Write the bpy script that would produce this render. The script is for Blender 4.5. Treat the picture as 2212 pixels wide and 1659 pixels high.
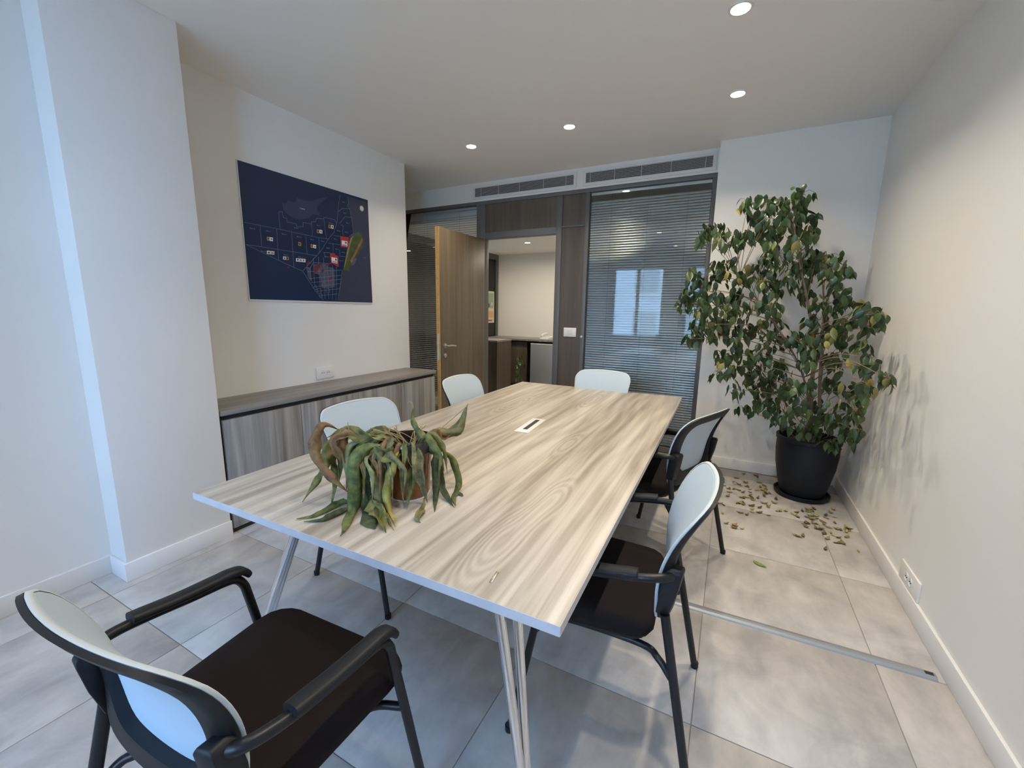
import bpy, bmesh, math, random
from mathutils import Vector, Matrix
random.seed(11)
for o in list(bpy.data.objects): bpy.data.objects.remove(o)
S = bpy.context.scene
COL = S.collection
PI = math.pi

# ------------------------------------------------------------------ camera
F_PX, YAW, PITCH, ROLL, CAM_H = 907.5, 0.4776, 0.1744, 0.0143, 1.4059
fw = Vector((-math.sin(YAW)*math.cos(PITCH), math.cos(YAW)*math.cos(PITCH), -math.sin(PITCH)))
rt = Vector((math.cos(YAW), math.sin(YAW), 0)); up = rt.cross(fw)
r2 = rt*math.cos(ROLL)+up*math.sin(ROLL); u2 = -rt*math.sin(ROLL)+up*math.cos(ROLL)
cd = bpy.data.cameras.new('camera'); cam = bpy.data.objects.new('camera', cd); COL.objects.link(cam)
cd.sensor_width = 36; cd.lens = F_PX/2212*36; cd.clip_start = .02; cd.clip_end = 200
M = Matrix((r2, u2, -fw)).transposed().to_4x4(); M.translation = Vector((0, 0, CAM_H)); cam.matrix_world = M
S.camera = cam

# ------------------------------------------------------------------ sky, daylight, exposure
W = bpy.data.worlds.new('sky'); S.world = W; W.use_nodes = True
bg = W.node_tree.nodes['Background']; bg.inputs['Color'].default_value = (.31, .545, 1.0, 1); bg.inputs['Strength'].default_value = 35.5
S.view_settings.view_transform = 'Standard'; S.view_settings.look = 'None'
S.view_settings.exposure = -0.16; S.view_settings.gamma = 1; S.view_settings.use_curve_mapping = False
S.cycles.transparent_max_bounces = 14; S.cycles.max_bounces = 8; S.cycles.diffuse_bounces = 5; S.cycles.glossy_bounces = 3; S.cycles.adaptive_threshold = .03; S.cycles.use_light_tree = False; S.cycles.sample_clamp_indirect = 8
LAMP_W = 10.4            # power of each ceiling downlight
LAMP_COL = (1.0, .87, .685)
def portal(x0, x1, z0, z1, y):
    l = bpy.data.lights.new('window_portal', 'AREA'); l.shape = 'RECTANGLE'; l.size = x1-x0; l.size_y = z1-z0
    l.cycles.is_portal = True
    o = bpy.data.objects.new('window_portal', l); COL.objects.link(o)
    o.location = ((x0+x1)/2, y, (z0+z1)/2); o.rotation_euler = (PI/2, 0, 0)   # faces into the room
    return o
WINS = [(-2.74, -1.52, .78, 2.46), (-1.04, .30, .78, 2.46)]
REAR_Y = -1.95

# ------------------------------------------------------------------ helpers
def lk(o):
    COL.objects.link(o); return o
def tag(o, label=None, cat=None, group=None, kind=None):
    if label: o['label'] = label
    if cat: o['category'] = cat
    if group: o['group'] = group
    if kind: o['kind'] = kind
    return o
def thing(name, label, cat, loc=(0, 0, 0), rz=0, group=None, kind=None):
    o = lk(bpy.data.objects.new(name, None)); o.location = loc; o.rotation_euler = (0, 0, rz); o.empty_display_size = .1
    return tag(o, label, cat, group, kind)
class MB:
    def __init__(s): s.v = []; s.f = []; s.sm = []
    def add(s, vs, fs, smooth=False):
        n = len(s.v); s.v += [tuple(p) for p in vs]
        for f in fs: s.f.append([i+n for i in f]); s.sm.append(smooth)
        return s
    def box(s, x0, x1, y0, y1, z0, z1):
        return s.add([(x0,y0,z0),(x1,y0,z0),(x1,y1,z0),(x0,y1,z0),(x0,y0,z1),(x1,y0,z1),(x1,y1,z1),(x0,y1,z1)],
                     [(3,2,1,0),(4,5,6,7),(0,1,5,4),(1,2,6,5),(2,3,7,6),(3,0,4,7)])
    def rings(s, R, closed_ends=True, smooth=True):
        n = len(R[0]); vs = [p for r in R for p in r]; fs = []
        for i in range(len(R)-1):
            for j in range(n):
                k = (j+1) % n; fs.append((i*n+j, i*n+k, (i+1)*n+k, (i+1)*n+j))
        if closed_ends: fs.append(tuple(reversed(range(n)))); fs.append(tuple(range((len(R)-1)*n, len(R)*n)))
        return s.add(vs, fs, smooth)
    def tube(s, path, r, n=10, prof=None, up=None):
        P = [Vector(p) for p in path]; m = len(P)
        rr = r if isinstance(r, (list, tuple)) else [r]*m
        T = []
        for i in range(m):
            t = (P[min(i+1, m-1)]-P[max(i-1, 0)]); T.append(t.normalized())
        a = Vector(up) if up else (Vector((0,0,1)) if abs(T[0].z) < .9 else Vector((1,0,0)))
        a = (a-T[0]*a.dot(T[0])).normalized(); R = []
        for i in range(m):
            a = (a-T[i]*a.dot(T[i])).normalized(); b = T[i].cross(a)
            if prof: R.append([P[i]+b*px*rr[i]+a*pz*rr[i] for px, pz in prof])
            else: R.append([P[i]+(b*math.cos(2*PI*k/n)+a*math.sin(2*PI*k/n))*rr[i] for k in range(n)])
        return s.rings(R)
    def lathe(s, prof, n=32, c=(0,0,0)):
        R = [[(c[0]+r*math.cos(2*PI*k/n), c[1]+r*math.sin(2*PI*k/n), c[2]+z) for k in range(n)] for r, z in prof]
        return s.rings(R)
    def obj(s, name, mat, parent=None, bevel=0, sharp=35, loc=None):
        me = bpy.data.meshes.new(name); me.from_pydata(s.v, [], s.f)
        if bevel or any(s.sm):
            b = bmesh.new(); b.from_mesh(me)
            bmesh.ops.recalc_face_normals(b, faces=b.faces)
            if bevel: bmesh.ops.bevel(b, geom=list(b.edges), offset=bevel, segments=2, affect='EDGES', profile=.5)
            b.to_mesh(me); b.free()
        if any(s.sm) or bevel:
            me.polygons.foreach_set('use_smooth', [True]*len(me.polygons)); me.set_sharp_from_angle(angle=math.radians(sharp))
        me.update()
        if mat: me.materials.append(mat)
        o = lk(bpy.data.objects.new(name, me))
        if parent: o.parent = parent
        if loc: o.location = loc
        return o
def box(name, mat, parent, x0, x1, y0, y1, z0, z1, bevel=0):
    # own origin at the middle of its base, so that an object is where its mesh is
    cx, cy = (x0+x1)/2, (y0+y1)/2
    return MB().box(x0-cx, x1-cx, y0-cy, y1-cy, 0, z1-z0).obj(name, mat, parent, bevel, loc=(cx, cy, z0))
def struct(name, mat, x0, x1, y0, y1, z0, z1, label, cat, bevel=0):
    return tag(box(name, mat, None, x0, x1, y0, y1, z0, z1, bevel), label, cat, kind='structure')
def curve(pts, n=6):
    # Catmull-Rom through the points
    P = [Vector(p) for p in pts]; P = [P[0]*2-P[1]]+P+[P[-1]*2-P[-2]]; out = []
    for i in range(1, len(P)-2):
        p0, p1, p2, p3 = P[i-1:i+3]
        for k in range(n):
            t = k/n
            out.append(.5*((2*p1)+(-p0+p2)*t+(2*p0-5*p1+4*p2-p3)*t*t+(-p0+3*p1-3*p2+p3)*t**3))
    out.append(P[-2]); return out
def instance(src, name, parent=None, loc=None, rot=None, scale=None):
    o = lk(bpy.data.objects.new(name, src if isinstance(src, bpy.types.Mesh) else src.data))
    if parent: o.parent = parent
    if loc is not None: o.location = loc
    if rot is not None: o.rotation_euler = rot
    if scale is not None: o.scale = scale if hasattr(scale, '__len__') else (scale,)*3
    return o

# ------------------------------------------------------------------ materials
def new_mat(name):
    m = bpy.data.materials.new(name); m.use_nodes = True
    return m, m.node_tree, m.node_tree.nodes['Principled BSDF']
def nd(t, kind, **kw):
    n = t.nodes.new(kind)
    for k, v in kw.items():
        if k.startswith('i_'):
            n.inputs[k[2:].replace('_', ' ')].default_value = v
        else: setattr(n, k, v)
    return n
def plain(name, col, rough=.5, metal=0, bump=0, bscale=200, var=0, vscale=3, spec=.5, sheen=0):
    m, t, b = new_mat(name)
    b.inputs['Base Color'].default_value = (*col, 1); b.inputs['Roughness'].default_value = rough; b.inputs['Metallic'].default_value = metal
    b.inputs['Specular IOR Level'].default_value = spec
    if sheen: b.inputs['Sheen Weight'].default_value = sheen
    tc = nd(t, 'ShaderNodeTexCoord')
    if var:
        n = nd(t, 'ShaderNodeTexNoise', i_Scale=vscale, i_Detail=5.0); t.links.new(tc.outputs['Object'], n.inputs['Vector'])
        r = nd(t, 'ShaderNodeValToRGB'); r.color_ramp.elements[0].position = .3; r.color_ramp.elements[1].position = .7
        r.color_ramp.elements[0].color = (*[c*(1-var) for c in col], 1); r.color_ramp.elements[1].color = (*[min(1, c*(1+var)) for c in col], 1)
        t.links.new(n.outputs['Fac'], r.inputs['Fac']); t.links.new(r.outputs['Color'], b.inputs['Base Color'])
    if bump:
        n = nd(t, 'ShaderNodeTexNoise', i_Scale=bscale, i_Detail=3.0); t.links.new(tc.outputs['Object'], n.inputs['Vector'])
        bp = nd(t, 'ShaderNodeBump', i_Strength=bump, i_Distance=.002); t.links.new(n.outputs['Fac'], bp.inputs['Height'])
        t.links.new(bp.outputs['Normal'], b.inputs['Normal'])
    return m
def wood(name, dark, mid, light, axis='Y', bands=7.0, rough=.45, warp=.35, fine=.25, world=False, knots=()):
    # grain along `axis`: warped band pattern (growth rings cut flat) plus fine fibre streaks
    m, t, b = new_mat(name); L = t.links.new
    src = nd(t, 'ShaderNodeNewGeometry').outputs['Position'] if world else nd(t, 'ShaderNodeTexCoord').outputs['Object']
    rot = {'Y': (0, 0, 0), 'Z': (PI/2, 0, 0), 'X': (0, 0, PI/2)}[axis]
    mp = nd(t, 'ShaderNodeMapping', vector_type='POINT'); mp.inputs['Rotation'].default_value = rot; L(src, mp.inputs['Vector'])
    st = nd(t, 'ShaderNodeMapping'); st.inputs['Scale'].default_value = (1.5, .5, 1.5); L(mp.outputs['Vector'], st.inputs['Vector'])
    n1 = nd(t, 'ShaderNodeTexNoise', i_Scale=1.6, i_Detail=2.5, i_Roughness=.45); L(st.outputs['Vector'], n1.inputs['Vector'])
    sp = nd(t, 'ShaderNodeSeparateXYZ'); L(mp.outputs['Vector'], sp.inputs['Vector'])
    ad = nd(t, 'ShaderNodeMath', operation='ADD'); L(sp.outputs['X'], ad.inputs[0]); L(sp.outputs['Z'], ad.inputs[1])
    wa = nd(t, 'ShaderNodeMath', operation='MULTIPLY_ADD'); L(n1.outputs['Fac'], wa.inputs[0]); wa.inputs[1].default_value = warp; L(ad.outputs[0], wa.inputs[2])
    for kx, ky, ka, kb, amp in knots:
        # growth rings flow around a knot: push the ring coordinate locally
        km = nd(t, 'ShaderNodeMapping'); km.inputs['Location'].default_value = (-kx/ka, -ky/kb, 0); km.inputs['Scale'].default_value = (1/ka, 1/kb, 0); L(mp.outputs['Vector'], km.inputs['Vector'])
        ln = nd(t, 'ShaderNodeVectorMath', operation='LENGTH'); L(km.outputs['Vector'], ln.inputs[0])
        mr = nd(t, 'ShaderNodeMapRange', interpolation_type='SMOOTHSTEP'); L(ln.outputs['Value'], mr.inputs['Value']); mr.inputs['From Min'].default_value = 0; mr.inputs['From Max'].default_value = 1; mr.inputs['To Min'].default_value = amp; mr.inputs['To Max'].default_value = 0
        w2 = nd(t, 'ShaderNodeMath', operation='ADD'); L(wa.outputs[0], w2.inputs[0]); L(mr.outputs[0], w2.inputs[1]); wa = w2
    fr = nd(t, 'ShaderNodeMath', operation='MULTIPLY'); L(wa.outputs[0], fr.inputs[0]); fr.inputs[1].default_value = bands*2*PI
    sn = nd(t, 'ShaderNodeMath', operation='SINE'); L(fr.outputs[0], sn.inputs[0])
    s2 = nd(t, 'ShaderNodeMapping'); s2.inputs['Scale'].default_value = (70, 2.2, 70); L(mp.outputs['Vector'], s2.inputs['Vector'])
    n2 = nd(t, 'ShaderNodeTexNoise', i_Scale=1.0, i_Detail=3.5, i_Roughness=.65); L(s2.outputs['Vector'], n2.inputs['Vector'])
    s3 = nd(t, 'ShaderNodeMapping'); s3.inputs['Scale'].default_value = (15, .55, 15); L(mp.outputs['Vector'], s3.inputs['Vector'])
    n3 = nd(t, 'ShaderNodeTexNoise', i_Scale=1.0, i_Detail=4.0, i_Roughness=.55, i_Distortion=.9); L(s3.outputs['Vector'], n3.inputs['Vector'])
    a1 = nd(t, 'ShaderNodeMath', operation='MULTIPLY_ADD'); L(sn.outputs[0], a1.inputs[0]); a1.inputs[1].default_value = .055; a1.inputs[2].default_value = 0.0
    a2 = nd(t, 'ShaderNodeMath', operation='MULTIPLY_ADD'); L(n3.outputs['Fac'], a2.inputs[0]); a2.inputs[1].default_value = .95; L(a1.outputs[0], a2.inputs[2])
    a3 = nd(t, 'ShaderNodeMath', operation='MULTIPLY_ADD'); L(n2.outputs['Fac'], a3.inputs[0]); a3.inputs[1].default_value = fine; L(a2.outputs[0], a3.inputs[2])
    rp = nd(t, 'ShaderNodeValToRGB'); e = rp.color_ramp.elements; c0 = .475+fine*.5
    e[0].position = c0-.2; e[0].color = (*dark, 1); e[1].position = c0+.2; e[1].color = (*light, 1); q = e.new(c0+.0); q.color = (*mid, 1)
    L(a3.outputs[0], rp.inputs['Fac']); L(rp.outputs['Color'], b.inputs['Base Color'])
    b.inputs['Roughness'].default_value = rough
    return m
def glass(name, tint=(.93, .95, .95), ior=1.5):
    m, t, b = new_mat(name); t.nodes.remove(b); L = t.links.new; out = t.nodes['Material Output']
    tr = nd(t, 'ShaderNodeBsdfTransparent'); tr.inputs['Color'].default_value = (*tint, 1)
    gl = nd(t, 'ShaderNodeBsdfGlossy'); gl.inputs['Roughness'].default_value = 0.0; gl.inputs['Color'].default_value = (1, 1, 1, 1)
    fr = nd(t, 'ShaderNodeFresnel', i_IOR=ior); mx = nd(t, 'ShaderNodeMixShader')
    L(fr.outputs[0], mx.inputs[0]); L(tr.outputs[0], mx.inputs[1]); L(gl.outputs[0], mx.inputs[2]); L(mx.outputs[0], out.inputs['Surface'])
    return m
def emit(name, col, s):
    m, t, b = new_mat(name); b.inputs['Base Color'].default_value = (*col, 1)
    b.inputs['Emission Color'].default_value = (*col, 1); b.inputs['Emission Strength'].default_value = s; return m
def tile_mat():
    m, t, b = new_mat('cement_tile'); L = t.links.new
    pos = nd(t, 'ShaderNodeNewGeometry').outputs['Position']; oi = nd(t, 'ShaderNodeObjectInfo')
    off = nd(t, 'ShaderNodeVectorMath', operation='MULTIPLY_ADD'); cv = nd(t, 'ShaderNodeCombineXYZ')
    L(oi.outputs['Random'], cv.inputs['X']); L(oi.outputs['Random'], cv.inputs['Z'])
    L(cv.outputs[0], off.inputs[0]); off.inputs[1].default_value = (9, 9, 9); L(pos, off.inputs[2])
    n1 = nd(t, 'ShaderNodeTexNoise', i_Scale=4.2, i_Detail=4.0, i_Roughness=.6, i_Distortion=.7); L(off.outputs[0], n1.inputs['Vector'])
    ms = nd(t, 'ShaderNodeMapping'); ms.inputs['Scale'].default_value = (6.5, 2.6, 1); L(off.outputs[0], ms.inputs['Vector'])
    n2 = nd(t, 'ShaderNodeTexNoise', i_Scale=1.4, i_Detail=4.5, i_Roughness=.6); L(ms.outputs[0], n2.inputs['Vector'])
    a = nd(t, 'ShaderNodeMath', operation='MULTIPLY_ADD'); L(n1.outputs['Fac'], a.inputs[0]); a.inputs[1].default_value = .55
    c = nd(t, 'ShaderNodeMath', operation='MULTIPLY'); L(n2.outputs['Fac'], c.inputs[0]); c.inputs[1].default_value = .45; L(c.outputs[0], a.inputs[2])
    d = nd(t, 'ShaderNodeMath', operation='MULTIPLY_ADD'); L(oi.outputs['Random'], d.inputs[0]); d.inputs[1].default_value = .025; L(a.outputs[0], d.inputs[2])
    rp = nd(t, 'ShaderNodeValToRGB'); e = rp.color_ramp.elements
    e[0].position = .38; e[0].color = (.36, .335, .31, 1); e[1].position = .66; e[1].color = (.58, .545, .505, 1)
    q = e.new(.51); q.color = (.465, .434, .40, 1)
    L(d.outputs[0], rp.inputs['Fac']); L(rp.outputs['Color'], b.inputs['Base Color'])
    b.inputs['Roughness'].default_value = .42; b.inputs['Specular IOR Level'].default_value = .4
    return m
def leaf_mat(name, stops, rough=.4, rnd=1.0, within=.35, scale=25):
    # colour differs from leaf to leaf (object random) and softly within a leaf
    m, t, b = new_mat(name); L = t.links.new
    oi = nd(t, 'ShaderNodeObjectInfo'); tc = nd(t, 'ShaderNodeTexCoord')
    n = nd(t, 'ShaderNodeTexNoise', i_Scale=scale, i_Detail=3.0); L(tc.outputs['Object'], n.inputs['Vector'])
    cn = nd(t, 'ShaderNodeMath', operation='SUBTRACT'); L(n.outputs['Fac'], cn.inputs[0]); cn.inputs[1].default_value = .5
    mu = nd(t, 'ShaderNodeMath', operation='MULTIPLY_ADD'); L(cn.outputs[0], mu.inputs[0]); mu.inputs[1].default_value = within
    if rnd: L(oi.outputs['Random'], mu.inputs[2])
    else: mu.inputs[2].default_value = .5
    rp = nd(t, 'ShaderNodeValToRGB'); e = rp.color_ramp.elements
    e[0].position, e[1].position = stops[0][0], stops[-1][0]; e[0].color = (*stops[0][1], 1); e[1].color = (*stops[-1][1], 1)
    for p, c in stops[1:-1]: q = e.new(p); q.color = (*c, 1)
    L(mu.outputs[0], rp.inputs['Fac']); L(rp.outputs['Color'], b.inputs['Base Color']); b.inputs['Roughness'].default_value = rough
    return m

KNOTS = [(.46, -.85, .07, .30, .32), (.43, -1.16, .09, .34, .4), (.30, -.2, .06, .3, .2), (-.35, .5, .08, .4, .3), (.1, .9, .07, .4, .25)]
M_wall = plain('white_paint', (.81, .788, .742), .7)
M_ceil = plain('ceiling_paint', (.84, .825, .785), .8)
M_base = plain('skirting_white', (.80, .79, .77), .45)
M_grout = plain('grout', (.30, .285, .27), .8)
M_tile = tile_mat()
M_table = wood('table_laminate', (.262, .214, .16), (.42, .365, .289), (.57, .512, .425), 'Y', 11, .4, .42, .22, knots=KNOTS)
M_tedge = plain('table_edge_daylit', (.56, .55, .57), .5, var=.05, vscale=20)  # wood edge coloured pale and bluish to stand for daylight falling on it
M_cabv = wood('cabinet_laminate', (.165, .15, .137), (.275, .255, .235), (.39, .365, .335), 'Z', 8, .5, .3, .25, world=True)
M_cabt = wood('worktop_laminate', (.175, .157, .143), (.23, .21, .192), (.285, .262, .24), 'Y', 8, .45, .2, .3, world=True)
M_door = wood('door_veneer', (.112, .085, .052), (.143, .11, .07), (.175, .137, .09), 'Z', 4, .4, .15, .3, world=True)
M_panel = wood('panel_veneer', (.066, .05, .034), (.088, .067, .047), (.108, .084, .06), 'Z', 4, .35, .15, .3, world=True)
M_oak = plain('oak_lipping', (.62, .33, .10), .5, var=.12, vscale=40)
M_frame = plain('partition_frame_grey', (.115, .112, .108), .4)
M_dark = plain('dark_gap', (.02, .02, .021), .6)
M_glass = glass('partition_glass')
M_slat = plain('blind_slat', (.82, .815, .79), .26, .45)
M_vent = plain('vent_white', (.72, .715, .70), .5)
M_ventdark = plain('vent_inside', (.06, .06, .06), .7)
M_chrome = plain('chrome', (.86, .86, .87), .07, 1.0)
M_steel = plain('satin_steel', (.62, .61, .59), .3, 1.0)
M_alu = plain('aluminium_trunking', (.30, .315, .33), .45, .3)
M_blackm = plain('black_metal', (.007, .0085, .011), .4, spec=.4)
M_blackp = plain('black_plastic', (.008, .0098, .0125), .5, spec=.35)
M_seat = plain('seat_fabric', (.013, .0105, .0105), .95, spec=.15)
M_mesh = plain('mesh_fabric', (.45, .545, .62), .85, bump=.35, bscale=1400)
M_piping = plain('mesh_border', (.62, .69, .73), .8, bump=.6, bscale=1500)
M_plate = plain('white_plastic', (.78, .77, .75), .35)
M_potn = plain('pot_dark_blue', (.006, .0095, .0145), .5, spec=.3)
M_soil = plain('soil', (.05, .035, .022), .95, bump=.8, bscale=60, var=.4, vscale=30)
M_bark = plain('bark', (.20, .135, .095), .8, bump=.4, bscale=120, var=.25, vscale=25)
M_lens = emit('lamp_lens', (1.0, .93, .80), 40); M_lens.cycles.emission_sampling = 'NONE'   # the beam lamps carry the light

# ------------------------------------------------------------------ measured shapes (metres)
CLUSTERS=[(0.36,3.762,2.227,0.077),(0.317,3.812,2.164,0.086),(0.219,3.834,2.161,0.086),(0.128,3.896,2.215,0.066),(0.019,3.811,2.191,0.064),(0.06,3.887,2.118,0.052),(0.167,3.512,2.025,0.087),(0.276,3.696,2.05,0.083),(0.426,3.896,2.042,0.079),(0.447,3.773,1.956,0.051),(0.271,3.878,1.984,0.108),(0.349,3.548,1.868,0.087),(0.113,3.697,1.966,0.074),(0.03,3.604,1.941,0.056),(-0.249,3.728,2.011,0.058),(-0.184,3.741,2.009,0.075),(-0.108,3.506,1.919,0.07),(-0.031,3.591,1.894,0.06),(-0.27,3.617,1.945,0.04),(0.38,3.885,1.795,0.108),(0.255,3.822,1.81,0.106),(0.163,3.567,1.833,0.059),(0.556,3.835,1.799,0.086),(0.565,3.558,1.679,0.072),(0.483,3.759,1.746,0.092),(0.627,3.553,1.671,0.04),(0.566,3.501,1.585,0.047),(0.146,3.866,1.715,0.094),(0.051,3.588,1.662,0.071),(-0.075,3.591,1.715,0.079),(-0.165,3.913,1.727,0.078),(-0.243,3.866,1.651,0.077),(-0.296,3.622,1.672,0.06),(-0.325,3.904,1.541,0.078),(-0.158,3.726,1.535,0.082),(-0.029,3.785,1.536,0.084),(0.203,3.586,1.594,0.087),(0.312,3.895,1.609,0.095),(0.412,3.79,1.669,0.084),(0.469,3.906,1.54,0.065),(-0.387,3.875,1.444,0.06),(-0.243,3.625,1.425,0.08),(-0.11,3.652,1.392,0.089),(0.016,3.57,1.394,0.087),(0.114,3.561,1.462,0.079),(0.216,3.527,1.43,0.07),(-0.289,3.627,1.171,0.064),(-0.255,3.753,1.259,0.083),(-0.159,3.501,1.289,0.07),(-0.068,3.785,1.246,0.084),(0.06,3.642,1.256,0.08),(0.181,3.63,1.261,0.08),(0.277,3.844,1.327,0.077),(-0.127,3.702,1.192,0.041),(0.579,3.633,1.451,0.089),(0.663,3.702,1.501,0.083),(0.666,3.175,1.407,0.064),(0.662,2.911,1.383,0.053),(0.744,3.124,1.362,0.028),(0.739,3.305,1.31,0.045),(0.722,3.654,1.36,0.074),(0.555,3.743,1.337,0.083),(0.603,3.504,1.283,0.078),(0.511,3.52,1.215,0.079),(0.411,3.576,1.207,0.072),(0.327,3.901,1.183,0.086),(0.196,3.583,1.094,0.087),(0.048,3.817,1.064,0.093),(-0.051,3.89,1.031,0.078),(0.694,3.554,1.222,0.06),(0.712,3.273,1.197,0.037),(-0.089,3.826,0.9,0.051),(-0.007,3.545,0.979,0.079),(0.124,3.814,0.957,0.085),(0.256,3.835,0.928,0.094),(0.377,3.861,0.972,0.077),(0.472,3.515,1.085,0.071),(0.639,3.897,1.058,0.087),(0.673,3.538,1.065,0.072),(0.721,3.24,1.073,0.044),(0.694,2.96,1.143,0.044),(0.715,2.91,1.082,0.06),(0.692,2.655,1.077,0.037),(0.668,2.856,1.014,0.052),(0.071,3.563,0.806,0.072),(0.201,3.789,0.818,0.085),(0.324,3.919,0.772,0.097),(0.391,3.568,0.873,0.08),(0.495,3.52,0.891,0.071),(0.723,3.914,0.85,0.066),(0.701,3.363,0.875,0.077),(0.719,3.127,0.898,0.036),(0.141,3.847,0.61,0.061),(0.243,3.691,0.674,0.075),(0.364,3.677,0.674,0.083),(0.459,3.523,0.719,0.08),(0.621,3.885,0.699,0.079),(0.668,3.514,0.747,0.072),(0.744,3.301,0.772,0.046),(0.755,3.431,0.697,0.047),(0.407,3.693,0.561,0.05),(0.515,3.616,0.567,0.074),(0.636,3.706,0.597,0.085),(0.731,3.62,0.598,0.075),(0.758,3.496,0.574,0.065),(0.733,3.143,0.675,0.036),(0.698,3.584,0.483,0.042)]
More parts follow.
